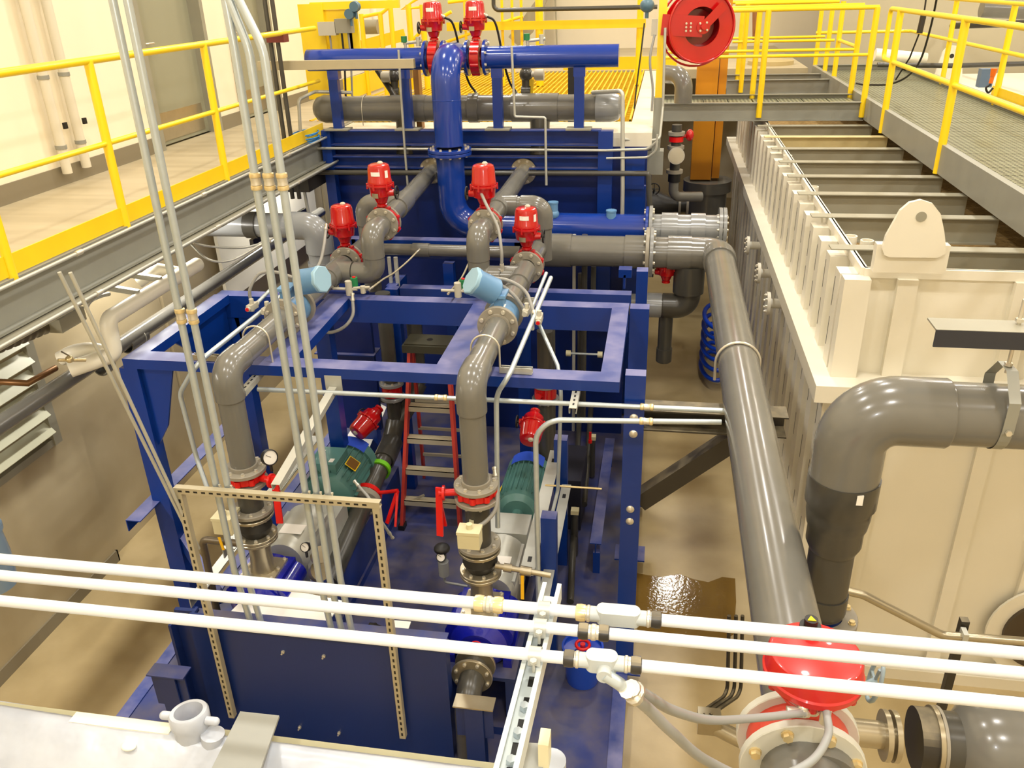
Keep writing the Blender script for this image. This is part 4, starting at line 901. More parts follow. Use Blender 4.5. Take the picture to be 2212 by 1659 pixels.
# lower valves hanging sideways below the frame
for n, px, py in (('left',838,862), ('right',1160,866)):
    yp = 7.0 if n == 'left' else 6.6
    p = PY(px, py, yp-0.18)
    rot = Matrix.Rotation(math.radians(112 if n == 'left' else 108), 4, 'X')
    if n == 'left': rot = Matrix.Rotation(math.radians(-28), 4, 'Z') @ rot
    actuated_valve('dark red actuator lying sideways below the frame, %s of the ladder' % n, p, tilt=rot, body=False, s=0.98, wheel=-1, tags=(1,0), neckh=0.02, group='sideways actuators below the frame')
    t = thing('suction_pipe', 'dark grey vertical suction pipe behind the %s sideways actuator' % n, 'pipe', (p.x,yp,0.5))
    xx_ = -2.47 if n == 'left' else p.x+0.05
    pipe(t, [(xx_,yp,2.35 if n == 'left' else 2.2),(xx_,yp,p.z+0.08)], 0.07, pvcd); pipe(t, [(xx_,yp,p.z-0.06),(xx_,yp,0.95)], 0.07, pvcd)
    mb = MB(); mb.lathe((xx_,yp,p.z-0.04), (0,0,1), [(0,0.07),(0,0.1),(0.1,0.1),(0.1,0.07)], 22); mb.cyl((xx_,yp,p.z), (p.x,yp-0.14,p.z+0.02), 0.03, n=12); part('valve_ring', mb, red, t)
    flange(t, (xx_,yp,p.z+0.07), (0,0,1), 0.12, 0.03, 0.05, 8, 0.01, m=pvcl); flange(t, (xx_,yp,p.z-0.05), (0,0,-1), 0.12, 0.03, 0.05, 8, 0.01, m=pvcl)
    if n == 'left':
        mb = MB(); mb.tube([(-2.27,7.25,1.32),(-2.36,7.12,1.12),(xx_,yp,0.95)], 0.085, 20); part('wye_branch', mb, pvcd, t)
        pipe(t, [(-2.27,7.25,2.3),(-2.27,7.25,1.32)], 0.075, pvcd); flange(t, (-2.27,7.25,1.72), (0,0,1), 0.12, 0.03, 0.05, 8, 0.01, m=pvc)
        pipe(t, [(xx_,yp,1.0),(xx_-0.01,6.85,0.86),(-2.47,5.0,0.60)], 0.092, pvcd); coupling(t, (xx_-0.0,6.7,0.835), (0,1,0.14), 0.3, 0.106, pvcd)
        mb = MB(); mb.lathe((-2.47,6.40,0.795), (0.0,1,0.14), [(0,0.09),(0,0.108),(0.05,0.108),(0.05,0.09)], 22); part('lime_band', mb, lime, t)
        flange(t, (-2.47,5.95,0.735), (0,1,0.14), 0.145, 0.06, 0.08, 8, 0.012, m=flg, side=2)
        v = thing('lever_valve', 'red lever valve on the suction pipe beside the left motor', 'valve', (-2.4,5.9,0.7))
        mb = MB(); mb.lathe((-2.47,6.03,0.745), (0,1,0.14), [(0,0.085),(0,0.13),(0.05,0.13),(0.05,0.085)], 22); mb.cyl((-2.40,6.05,0.78), (-2.16,6.0,0.86), 0.018, n=10); part('valve_body', mb, redb, v)
        mb = MB(); mb.beam((-2.16,6.0,0.86), (-2.24,5.86,0.60), 0.035, 0.014); mb.beam((-2.16,6.0,0.86), (-2.15,5.82,0.60), 0.02, 0.014); part('lever', mb, redb, v)
    else:
        pipe(t, [(xx_,yp,0.97),(xx_,7.2,0.62)], 0.085, pvcd)
# small upright pipes between frame and tank
small = [((1240,640),(1240,930),8.2,0.018,'slim'),((1262,640),(1262,900),8.2,0.03,'thicker'),((862,640),(868,760),7.3,0.02,'slim'),((848,640),(850,730),7.3,0.018,'slim'),((1180,310),(1180,400),8.85,0.012,'thin'),((1185,700),(1185,900),7.0,0.06,'broad')]
for k, (a, b, y, r_, nm) in enumerate(small):
    p = PY(a[0], a[1], y); q = PY(b[0], b[1], y)
    lab = ['slim upright tube right of the centre between frame and tank','thicker dark upright pipe beside the slim tube at right','slim upright conduit above the left suction pipe','second slim upright conduit above the left suction pipe','thin upright tube hanging below the grey header','broad dark upright pipe behind the right flow meter'][k]
    z1 = 2.6 if y < 8.5 else 3.1
    mb = MB(); mb.cyl((p.x,y,z1 if y != 7.0 else 2.2), (p.x,y,q.z if y > 7.5 else 0.5), r_, n=14); solo('upright_pipe', mb, pvcd if r_ > 0.025 else strut, lab, 'pipe', 'upright pipes behind the frame')
# level sight tube
T = thing('sight_tube', 'small clear horizontal tube with cream fittings behind the frame', 'tube', (-0.6,7.9,1.6))
a = PY(1228,763,7.9); b = PY(1296,766,7.9)
mb = MB(); mb.cyl(a, b, 0.012, n=10); part('tube', mb, galv, T)
for q in (a, b):
    mb = MB(); mb.cyl(q-V((0.025,0,0)), q+V((0.025,0,0)), 0.032, n=6); part('fitting', mb, bxcream, T)
# tubing around the grey header
def tubing(label, pts, r, m=strut, rad=0.05, name='tubing', cat='tube', group=None):
    P = fillet([V(p) for p in pts], rad); mb = MB(); mb.tube(P, r, 10)
    return solo(name, mb, m, label, cat, group)
tubing('thin grey conduit bending down at the left end of the grey header', [PY(760,200,9.1),PY(680,198,9.0),PY(645,215,8.75),PY(655,400,8.75),PY(670,480,8.75)], 0.018)
tubing('thin conduit bending down at the right end of the grey header', [PY(1280,200,9.2),PY(1345,196,8.9),PY(1345,410,8.85),PY(1342,590,8.85)], 0.022)
tubing('small bent tube in front of the grey header between the right uprights', [PY(1105,100,8.8),PY(1112,252,8.8),PY(1178,254,8.8),PY(1180,400,8.8)], 0.013, rad=0.02)
tubing('thin tube passing over the blue header at the left upright', [PY(861,108,8.85),PY(866,200,8.85),PY(875,330,8.85),PY(884,440,8.85)], 0.013)
tubing('long horizontal tube under the upper stand beam', [PY(675,320,8.88),PY(1310,325,8.88),PY(1400,322,8.8),PY(1420,305,8.75)], 0.014, rad=0.1)
tubing('second horizontal tube right of the stand with a bent end', [PY(1310,342,8.88),PY(1400,340,8.8),PY(1418,325,8.75),PY(1420,290,8.75)], 0.012, rad=0.1)
tubing('dark horizontal pipe crossing in front of the tank below the stand beams', [PY(618,372,8.84),PY(1400,375,8.84),PY(1405,470,8.84)], 0.028, pvcd, rad=0.03)
for px, n in ((875,'left'), (1140,'right')):
    p = PY(px, 88, 9.0)
    t = thing('sample_valve', 'small green-topped solenoid valve above the blue header, %s one' % n, 'valve', (p.x,9.0,4.33))
    mb = MB(); mb.cyl((p.x,9,4.31), (p.x,9,4.36), 0.015, n=10); mb.cyl((p.x-0.02,9,4.36), (p.x+0.18,9,4.38), 0.016, n=10); mb.cyl((p.x+0.14,9,4.33), (p.x+0.14,9,4.42), 0.025, n=10); part('valve_body', mb, strut, t)
    mb = MB(); mb.cyl((p.x-0.01,9,4.37), (p.x-0.01,9,4.43), 0.032, n=12); part('knob', mb, green, t)

# ---------------------------------------------------------------- hose reel, orange column, right background piping
T = thing('hose_reel', 'glossy red hose reel hanging on a red bracket at the yellow post', 'hose reel', (0.34,9.6,4.3))
c = PY(1510,58,9.6); ax = V((0.30,-1,0.05)).normalized()
def disc(off, r, r_in, t_):
    mb = MB(); mb.lathe(c+ax*off, ax, [(0,r_in),(0,r),(t_,r),(t_,r_in)], 48); return mb
mb = disc(0.06, 0.345, 0.19, 0.02); part('front_disc', mb, red, T); mb = MB(); mb.lathe(c+ax*0.06, ax, [(0.0,0.19),(-0.10,0.17),(-0.10,0.0)], 40); part('drum', mb, mat('recess_shade_red',(120,8,12),0.25,coat=0.3), T)  # drum red is darkened to stand for the shade in the reel's hollow
mb = disc(-0.12, 0.345, 0.0, 0.02); part('rear_disc', mb, red, T)
mb = MB(); mb.tube([c+ax*0.09+ (frame_z((0,0,0),ax).to_3x3()@V((0.345*math.cos(a*math.pi/24),0.345*math.sin(a*math.pi/24),0))) for a in range(48)], 0.012, 8, closed=True); part('rim', mb, red, T)
mb = MB(); mb.tube([c+ax*0.0+V((0.02,0,0))+(frame_z((0,0,0),ax).to_3x3()@V((0.385*math.cos(a*math.pi/24),0.385*math.sin(a*math.pi/24),-0.16))) for a in range(48)], 0.012, 8, closed=True); part('rim', mb, red, T)
mb = MB(); mb.beam(c+ax*0.13+V((-0.42,-0.05,0.03)), c+ax*0.13+V((0.0,0,0)), 0.012, 0.20, up=(0,0,1)); part('arm', mb, red, T)
mb = MB(); mb.beam(c+ax*0.135, c+ax*0.135+V((0.20,0.05,0.20)), 0.012, 0.09, up=(0,0,1)); part('arm', mb, red, T)
mb = MB(); mb.lathe(c+ax*0.13, ax, [(0,0.07),(0.012,0.07),(0.012,0.03),(0.04,0.03),(0.04,0)], 20); hub = part('hub', mb, red, T)
off = OFF[T]; fr = frame_z((0,0,0), ax)
copies('bolt', bolt_mesh(0.009,0.012,zinc), None, hub, [Matrix.Translation(c-off+ax*0.142+(fr.to_3x3()@V((0.05*math.cos(k*math.pi/2+0.7),0.05*math.sin(k*math.pi/2+0.7),0)))) @ fr for k in range(4)]+[Matrix.Translation(c-off+ax*0.142+V((-0.13-0.045*(k%2),-0.03,0.035-0.035*(k//2)))) @ fr for k in range(6)])
# yellow post and conduits beside the reel
T = thing('yellow_post', 'square yellow post standing between the grey header and the hose reel', 'post', (-0.08,9.2,3.2))
mb = MB(); a = PY(1432,10,9.5); mb.box((-0.09,9.46,3.75), (-0.005,9.56,5.1)); part('shaft', mb, yellow, T)
mb = MB(); mb.box((-0.10,9.44,3.2), (-0.01,9.58,3.75)); part('lower_shaft', mb, galvf, T)
mb = MB(); mb.box((-0.14,9.4,2.95), (0.03,9.6,3.2)); part('foot', mb, galvf, T)
tubing('grey conduit standing along the right of the square yellow post', [PY(1437,60,9.4),PY(1432,230,9.4),PY(1425,300,9.3),PY(1390,306,9.2),PY(1345,300,9.1)], 0.014)
t = thing('level_transmitter', 'blue-grey round transmitter on a stalk beside the square yellow post', 'transmitter', PY(1398,60,9.5))
p = PY(1398,12,9.5); mb = MB(); mb.ball(p, 0.075, (1,1,0.9)); mb.cyl(p+V((0,0,-0.12)), p, 0.02, n=10); part('sensor_body', mb, slate, t)
p2 = PY(1414,50,9.5); mb = MB(); mb.box(p2+V((-0.03,-0.03,-0.12)), p2+V((0.03,0.03,0.04))); part('junction_box', mb, boxgrey, t)
flex('cable_conduit', 'thin black hose hanging from the round transmitter', [PY(1392,50,9.45),PY(1385,110,9.4),PY(1376,180,9.35),PY(1370,235,9.3)], 0.008, black, 'cable', gl=False)
flex('cable_conduit', 'grey flexible conduit from the junction box along the yellow post', [PY(1414,75,9.45),PY(1404,130,9.4),PY(1410,190,9.4),PY(1408,240,9.4)], 0.013, rubberg, 'conduit', gl=False)
T = thing('orange_column', 'tall orange painted machine column behind the cross platform', 'column', (0.6,12.6,2.3))
def ocol(px0, px1, py0, py1, y, d, nm):
    a = PY(px0, py1, y); b = PY(px1, py1, y); mb = MB(); mb.box((a.x, y, a.z), (b.x, y+d, 4.95)); return part(nm, mb, orange, T)
ocol(1491,1535,0,388,12.9,0.25,'front_plate'); ocol(1537,1553,0,385,12.95,0.3,'side_plate')
p = PY(1500,392,12.9); q = PY(1550,430,12.9); mb = MB(); mb.cyl((p.x+0.2,13.05,1.0), (p.x+0.2,13.05,q.z+0.12), 0.3, n=24); mb.cyl((p.x+0.2,13.05,q.z+0.10), (p.x+0.2,13.05,q.z+0.26), 0.36, n=24); part('mixer_tank', mb, pvc, T)
T = thing('gooseneck_pipe', 'grey plastic gooseneck pipe rising beside the hose reel', 'pipe', (0.1,10.6,2.2))
P = fillet([PY(1440,175,10.6),PY(1455,170,10.6),PY(1478,172,10.6),PY(1478,215,10.6)], 0.1); P = fillet([(-0.02,10.9,3.85),(0.23,10.6,3.85),(0.23,10.6,3.55)], 0.16); pipe(T, P, 0.105, pvc)
xg = PY(1461,300,10.6).x
pipe(T, [(xg,10.6,3.3),(xg,10.6,2.75)], 0.06, pvcd); 
for py in (288, 318, 370): 
    z_ = PY(1462,py,10.6).z; mb = MB(); mb.cyl((xg,10.6,z_-0.02), (xg,10.6,z_+0.02), 0.10, n=20); part('flange', mb, flg, T)
z_ = PY(1461,300,10.6).z; mb = MB(); mb.cyl((xg,10.6,z_-0.03), (xg,10.6,z_+0.03), 0.085, n=20); part('gasket_ring', mb, redb, T)
mb = MB(); p = PY(1461,335,10.5); mb.lathe((p.x,10.45,p.z), (0,-1,0.1), [(-0.08,0),(-0.08,0.095),(0.0,0.10),(0.012,0.10),(0.012,0)], 26); mt_ = part('meter_dial', mb, boxgrey, T)
mb = MB(); mb.lathe((p.x,10.437,p.z), (0,-1,0.1), [(0,0.085),(0.002,0.085),(0.002,0)], 26); part('dial_face', mb, mat('dial_face', (196,186,160), 0.3), mt_)
mb = MB(); mb.tube(fillet([(xg,10.6,2.7),(xg,10.6,2.43),(xg+0.35,10.75,2.40)], 0.1), 0.06, 18); part('elbow', mb, pvc, T)
mb = MB(); mb.cyl((xg,10.6,2.62), (xg,10.6,2.72), 0.075, n=20); part('rubber_coupling', mb, black, T)
T = thing('black_reducer', 'black conical pipe reducer with a small handwheel near the tank corner', 'pipe fitting', (0.2,11,2.0))
p = PY(1420,440,11); mb = MB(); mb.lathe((p.x-0.15,11,p.z-0.02), (1,0,0), [(0,0),(0,0.2),(0.12,0.2),(0.38,0.09),(0.52,0.09),(0.52,0)], 24); part('cone', mb, black, T)
for dx in (0.42, 0.52): mb = MB(); mb.cyl((p.x-0.15+dx,11,p.z-0.02), (p.x-0.12+dx,11,p.z-0.02), 0.13, n=22); part('flange', mb, flg, T)
mb = MB(); pw = PY(1413,408,10.9); mb.tube([pw+V((0.07*math.cos(a*math.pi/9),0,0.07*math.sin(a*math.pi/9))) for a in range(18)], 0.008, 8, closed=True); mb.cyl(pw, pw+V((0,0.15,-0.1)), 0.012, n=8)
for a in range(4): mb.cyl(pw, pw+V((0.07*math.cos(a*math.pi/2),0,0.07*math.sin(a*math.pi/2))), 0.005, n=6)
part('handwheel', mb, black, T)
# blue anchor plate on the right of the tank and its hanging brackets
mb = MB(); mb.box((-0.36,9.05,DZ), (-0.14,9.12,2.9)); mb.box((-0.36,9.0,2.88), (-0.16,9.06,3.2)); solo('side_plate', mb, blue, 'blue side plate at the right corner of the dark tank', 'plate')
# ================================================================ struts, conduits and the near foreground
def ustrut(mb, a, b, up, w=0.041, slots=True, h=0.041, sp=0.05):
    """perforated channel: slots on the face opposite 'up' (solid back)"""
    a = V(a); b = V(b); d = (b-a); L = d.length; d.normalize(); up = (V(up)-d*V(up).dot(d)).normalized(); s = d.cross(up)
    mb.cur = 0; mb.beam(a, b, w, h, up=-up, prof='U', t=0.003)
    if slots:
        mb.cur = 1; k = 0.04
        while k < L-0.04:
            c = a+d*k+up*(h/2+0.0006)
            mb.prism([c-d*0.013-s*0.006, c+d*0.013-s*0.006, c+d*0.013+s*0.006, c-d*0.013+s*0.006], -up*0.001); k += sp
        mb.cur = 0
    return mb
def cond(label, pts, r, m=galv, rad=0.12, group=None, cps=(), fancy=True, name='conduit', cpm=None):
    P = fillet([V(p) for p in pts], rad, 9)
    t = thing(name, label, 'conduit', ctr(*P), group)
    mb = MB(); mb.tube(P, r, 16); part('tube', mb, m, t)
    for q in cps:
        c, ax = q; c = V(c); ax = V(ax).normalized()
        for (dd, mm) in ((-0.03, brass), (0.03, brass)):
            mb = MB(); mb.lathe(c+ax*(dd-0.013), ax, [(0,r),(0.002,r*1.35),(0.011,r*1.42),(0.022,r*1.35),(0.026,r)], 16); part('gland_nut', mb, cpm or mm, t)
        mb = MB(); mb.lathe(c-ax*0.018, ax, [(0,r),(0,r*1.3),(0.016,r*1.22),(0.02,r*1.22),(0.036,r*1.3),(0.036,r)], 16); part('coupling', mb, zinc, t)
    return t
# tall vertical conduits
yc = 3.88; rc = 0.0205
cond('left one of the pair of tall grey conduits rising in front of the left railing', [(-2.53,yc+0.06,1.12),(-2.53,yc,1.6),(-2.53,yc,5.3)], rc, cps=[((-2.525,yc,3.32),(0,0,1))], group=None)
cond('right one of the pair of tall grey conduits rising in front of the left railing', [(-2.455,yc+0.06,1.12),(-2.455,yc,1.6),(-2.455,yc,5.3)], rc, cps=[((-2.455,yc,3.32),(0,0,1))])
for x, lab, bx in ((-1.965,'leftmost of the three tall grey conduits with brass couplings',0.02), (-1.895,'middle one of the three tall grey conduits with brass couplings',0.16), (-1.825,'rightmost of the three tall grey conduits with brass couplings',0.22)):
    cond(lab, [(x,yc+0.06,1.12),(x,yc,1.6),(x,yc,4.66),(x-bx,yc,5.2)], rc, cps=[((x,yc,4.05),(0,0,1))], rad=0.3)
# strut portal holding them
T = thing('channel_portal', 'slotted metal channel frame standing before the blue front panel', 'frame', (-2.13,3.83,DZ))
for x in (-2.745, -1.515):
    mb = MB(); ustrut(mb, (x,3.83,0.36), (x,3.83,2.20), (0,-1,0)); part('post', mb, [strutt, black], T)
mb = MB(); ustrut(mb, (-2.77,3.83,2.221), (-1.49,3.83,2.221), (0,-1,0)); part('top_bar', mb, [strutt, black], T)
for x in (-2.53,-2.455,-1.965,-1.895,-1.825):
    mb = MB(); mb.tube([(x-0.026,yc-0.03,2.22)]+[(x-0.026*math.cos(a*math.pi/8),yc+0.024*math.sin(a*math.pi/8),2.22) for a in range(9)]+[(x+0.026,yc-0.03,2.22)], 0.003, 6); mb.hexa((x+0.035,yc-0.02,2.243), (0,0,1), 0.008, 0.012); part('strap', mb, zinc, T)
# strut between portal and blue frame
mb = MB(); ustrut(mb, (-2.135,3.86,2.265), (-2.135,4.86,2.42), (0,0,1), slots=False, w=0.055); solo('support_strut', mb, [strut, black], 'pale channel bridging from the slotted frame up to the blue frame', 'strut')
mb = MB(); mb.box((-2.19,4.86,2.40), (-2.07,4.866,2.52)); solo('strut_clip', mb, strut, 'small bolted clip holding the pale channel to the blue beam', 'clip')
# leaning pair at left
a = PY(128,588,3.5); b = PY(424,1185,3.875)
mb = MB(); 
for dx in (0, 0.06):
    mb = MB(); mb.tube([a+V((dx,0,0)), b+V((dx*0.3,0,0))], 0.010, 10)
    solo('leaning_rod', mb, strut, 'thin grey rod leaning beside the left post of the blue frame, %s of the pair' % ('left' if dx == 0 else 'right'), 'rod')
# hangers below the front beam and the level conduits
for (x, lab) in ((-2.70,'left'), (-0.47,'right')):
    mb = MB(); ustrut(mb, (x,4.95,2.475), (x,4.66,2.455), (0,0,1), w=0.05); solo('hanger_strut', mb, [strut, black], 'short slotted channel under the blue front beam, %s end' % lab, 'strut')
cond('level conduit hanging below the blue front beam across its whole width', [(-2.66,4.80,2.42),(0.50,4.80,2.44)], 0.0165, cps=[((-1.36,4.80,2.428),(1,0,0)),((-0.01,4.80,2.438),(1,0,0))], rad=0.05)
cond('conduit rising from the deck and bending right below the level conduit', [(-0.70,4.60,DZ+0.05),(-0.70,4.60,2.41),(0.45,4.72,2.40)], 0.0175, rad=0.17, cps=[((-0.01,4.672,2.403),(1,0,0))])
cond('bent conduit coming over the blue frame right of the right flow meter', [PZ(1190,600,2.85),PZ(1098,815,2.66),(-0.975,4.75,2.5),(-0.975,4.62,1.55)], 0.017, rad=0.2)
cond('second thin conduit crossing beside the bent one at the right flow meter', [PZ(1180,590,2.85),PZ(1150,665,2.75),(-0.83,5.4,2.70)], 0.014, rad=0.05)
cond('thin conduit slanting down right of the right flow meter', [PZ(1160,690,2.72),PZ(1205,790,2.5),PZ(1212,850,2.35),PY(1205,1060,5.3),PY(1190,1120,5.2)], 0.014, rad=0.1)
cond('bent conduit running beside the left discharge pipe and dropping at the front', [PZ(625,625,2.78),PZ(425,785,2.66),PY(388,850,4.7),PY(425,990,4.7),PY(450,1060,4.6)], 0.017, rad=0.14)
cond('thin conduit beside the left flow meter over the blue beam', [PZ(590,620,2.8),PZ(545,665,2.75)], 0.014, rad=0.02)
mb = MB(); ustrut(mb, PZ(1082,797,2.595), PZ(1150,801,2.595), (0,0,-1), slots=False); solo('strut_offcut', mb, [strut, black], 'short pale channel lying on the blue front beam right of the riser', 'strut')
mb = MB(); ustrut(mb, PZ(418,770,2.595), PZ(472,773,2.595), (0,0,-1), slots=False); solo('strut_offcut', mb, [steel, black], 'short brownish channel lying on the blue front beam at the left', 'strut')
mb = MB(); ustrut(mb, PZ(1100,646,2.66), PZ(1155,650,2.66), (0,0,-1), slots=False); solo('strut_offcut', mb, [strut, black], 'short channel on the rear blue beam beside the right flow meter', 'strut')
# conduit bodies at the meters
def jbody(px, py, z, ax, lab, plugc=True, L=0.10):
    p = PZ(px, py, z); ax = V(ax).normalized()
    t = thing('conduit_outlet', lab, 'conduit fitting', p)
    mb = MB(); mb.beam(p-ax*L/2, p+ax*L/2, 0.042, 0.045); mb.cyl(p, p+V((0,0,0.06)), 0.017, n=12); mb.cyl(p-ax*(L/2+0.02), p+ax*(L/2+0.02), 0.019, n=12); part('body', mb, boxgrey, t)
    if plugc: mb = MB(); mb.cyl(p-ax*(L/2+0.021), p-ax*(L/2+0.026), 0.014, n=12); part('plug', mb, redb, t, label='red plug')
    return p
jbody(1165,688,2.76,(0,1,0.1),'grey conduit body with a red plug right of the right flow meter')
jbody(1138,672,2.78,(0.1,1,0),'grey conduit body without plug at the right flow meter', False)
jbody(545,662,2.76,(0.1,1,0),'grey conduit body with a red plug left of the left flow meter')
jbody(578,668,2.76,(0.1,1,0),'grey conduit body without plug at the left flow meter', False)
def fx(lab, pts, r=0.013, m=rubberg, gl=True): return flex('flexible_conduit', lab, pts, r, m, 'conduit', gl=gl)
fx('grey flexible conduit arching from the right meter head to its conduit body', [PY(1043,600,5.55),PY(1095,605,5.6),PY(1135,630,5.6),PY(1152,672,5.5)])
fx('second lower flexible conduit from the right meter head', [PY(1062,617,5.55),PY(1085,618,5.6),PY(1112,640,5.6),PY(1130,665,5.6)])
fx('flexible conduit hanging from the upper right actuator', [PY(1037,412,6.75),PY(1052,445,6.6),PY(1075,490,6.5),PY(1083,540,6.4),PY(1084,570,6.4)])
fx('flexible conduit hanging from the lower left actuator', [PY(704,497,6.65),PY(700,530,6.5),PY(692,565,6.4),PY(676,592,6.3)])
fx('flexible conduit arching over the left conduit bodies', [PY(543,655,5.7),PY(540,625,5.7),PY(560,592,5.75),PY(595,588,5.75),PY(640,602,5.6)])
fx('thin brown cable drooping left of the middle of the rear beam', [PY(900,545,7.2),PY(880,565,7.0),PY(850,590,6.7),PY(828,603,6.5),PY(805,620,6.3)], 0.008, strutt)
fx('thin brown cable drooping behind the right meter head', [PY(1018,555,7.0),PY(1000,595,6.7),PY(985,615,6.5),PY(972,630,6.3)], 0.008, strutt)
fx('flexible hose hanging below the rear blue beam left of the ladder', [PY(762,650,6.2),PY(762,680,6.15),PY(745,705,6.1),PY(715,718,6.1),PY(690,712,6.1)], 0.014)
fx('flexible conduit dropping beside the right riser to the beige box', [PY(1070,1030,4.55),PY(1074,1075,4.45),PY(1068,1105,4.4),PY(1045,1130,4.35),PY(1022,1140,4.3)], 0.014)
fx('flexible conduit at the left motor dropping to the deck', [PY(775,1050,5.4),PY(800,1080,5.3),PY(820,1120,5.2),PY(840,1150,5.2)], 0.012)
fx('thin light cable sagging below the left walkway', [PX(380,505,-3.9),PX(440,530,-3.7),PX(520,535,-3.6),PX(570,525,-3.4)], 0.010, strut)
fx('second thin cable sagging below the left walkway', [PX(405,520,-3.9),PX(450,560,-3.7),PX(500,562,-3.6),PX(560,530,-3.4)], 0.010, strut)
def solenoid(px, py, z, lab):
    p = PZ(px, py, z); t = thing('solenoid_valve', lab, 'valve', p)
    mb = MB(); mb.cyl(p+V((-0.16,0,0.03)), p+V((0.05,0,0.03)), 0.012, n=10); mb.cyl(p+V((-0.02,0,-0.02)), p+V((-0.02,0,0.10)), 0.03, n=14); mb.cyl(p+V((0.10,0,0.0)), p+V((0.10,0,0.06)), 0.022, n=12); mb.cyl(p+V((0.02,0,0.04)), p+V((0.16,0,0.05)), 0.012, n=10); part('valve_body', mb, boxgrey, t)
    mb = MB(); mb.cyl(p+V((0.02,0.03,0.05)), p+V((0.02,0.03,0.12)), 0.03, n=14); part('coil', mb, green, t, label='green coil cap'); mb = MB(); mb.cyl(p+V((0.02,0.03,0.121)), p+V((0.02,0.03,0.128)), 0.015, n=10); part('button', mb, redb, t)
solenoid(760,632,2.62,'small solenoid valve with a green cap on the rear beam, left one')
solenoid(995,636,2.62,'small solenoid valve with a green cap on the rear beam, right one')

# beige boxes, gauges and small piping on the pumps
for n, px, py, w in (('right',1015,1160,0.14), ('left',487,1130,0.13)):
    p = PY(px, py, 4.22)
    t = thing('limit_switch_box', 'beige switch box fixed beside the %s pump joint' % n, 'box', p)
    mb = MB(); mb.box(p-V((w/2,0.05,0.06)), p+V((w/2,0.05,0.06))); mb.beam(p, V((-1.1 if n == 'right' else -2.74, 4.40, p.z)), 0.03, 0.02); part('box_body', mb, bxcream, t)
    mb = MB(); mb.box(p+V((-w/2-0.004,-0.054,0.045)), p+V((w/2+0.004,0.054,0.066))); mb.cyl(p+V((0.0,0,0.066)), p+V((0.0,0,0.10)), 0.02, n=12); part('lid', mb, bxcream, t)
def gauge(px, py, y, ax, r, lab, stem=(0,0,-1)):
    p = PY(px, py, y); ax = V(ax).normalized(); t = thing('pressure_gauge', lab, 'gauge', p)
    mb = MB(); mb.lathe(p-ax*0.02, ax, [(0,0),(0,r),(0.035,r),(0.04,r*0.9),(0.03,r*0.88),(0.03,0)], 26); mb.cyl(p, p+V(stem)*(r+0.05), 0.01, n=10); b_ = part('gauge_case', mb, black, t)
    mb = MB(); mb.lathe(p+ax*0.0112, ax, [(0,0),(0,r*0.86),(0.0005,r*0.86),(0.0005,0)], 26); d_ = part('dial', mb, whitel, b_)
    s = ax.cross(V((0,0,1))).normalized(); mb = MB(); mb.beam(p+ax*0.0125-s*r*0.1, p+ax*0.0125+s*r*0.5+V((0,0,r*0.5)), 0.003, 0.001, up=ax); part('needle', mb, black, b_)
gauge(582,988,4.45,(0.75,-0.6,0.3),0.055,'round white pressure gauge at the top flange of the left riser')
gauge(660,1182,4.55,(0,-0.85,0.5),0.035,'small gauge right of the left pump')
gauge(953,1203,4.75,(0,-0.9,0.45),0.035,'small gauge on a stem left of the right pump')
t = thing('gauge_stem', 'small plastic diaphragm seal under the lone gauge left of the right pump', 'fitting', PY(958,1225,4.75))
p = PY(955,1190,4.8); mb = MB(); mb.ball(p+V((0,0,0.02)), 0.06, (1,1,0.6)); part('cap', mb, black, t)
p = PY(958,1222,4.75); mb = MB(); mb.cyl(p-V((0,0,0.08)), p+V((0,0,0.04)), 0.04, n=16); mb.tube(fillet([p-V((0,0,0.07)), p-V((0,0,0.15)), p+V((0.17,0,-0.17))], 0.02), 0.01, 8); part('stem', mb, pvcl, t)
t = thing('drain_piping', 'small steel pipe with a ball valve and yellow tag at the right pump', 'pipe', PY(1150,1230,4.42))
a = PY(1070,1222,4.42); b = PY(1190,1243,4.42); mb = MB(); mb.tube([a, b], 0.02, 12); mb.cyl(a.lerp(b,0.15), a.lerp(b,0.3), 0.03, n=12); mb.cyl(a.lerp(b,0.45), a.lerp(b,0.65), 0.032, n=12); part('pipe', mb, steel, t)
q = a.lerp(b,0.5); mb = MB(); mb.beam(q+V((0,-0.03,-0.02)), q+V((0,-0.05,-0.20)), 0.022, 0.006, up=(0,1,0)); part('yellow_tag', mb, mat('tag_yellow',(235,180,20),0.5), t, label='hanging yellow tag')
t = thing('drain_piping', 'brown steel pipe bending down left of the left pump with a yellow tag', 'pipe', PY(450,1200,4.4))
a = PY(525,1175,4.4); b = PY(437,1165,4.4); c2 = PY(475,1350,4.4); mb = MB(); mb.tube(fillet([a,b,c2], 0.04), 0.026, 12); part('pipe', mb, mat('brown_steel',(104,92,72),0.4,metal=0.3), t)
q = a.lerp(b,0.5); mb = MB(); mb.beam(q+V((0,-0.03,0.06)), q+V((0.02,-0.04,-0.04)), 0.02, 0.005, up=(0,1,0)); part('yellow_tag', mb, MATS['tag_yellow'], t)
# strainer like fittings right of the left pump
t = thing('strainer', 'polished steel strainer fittings right of the left pump', 'fitting', PY(690,1230,4.6))
for k, (px, py, r_) in enumerate(((690,1200,0.05),(688,1235,0.06),(697,1290,0.07))):
    p = PY(px, py, 4.55+0.02*k); mb = MB(); mb.lathe(p, (0.6,-0.3,0.6), [(-0.05,0),(-0.05,r_),(0,r_),(0.01,r_*1.25),(0.03,r_*1.25),(0.03,0)], 20); part('cap', mb, steel, t)

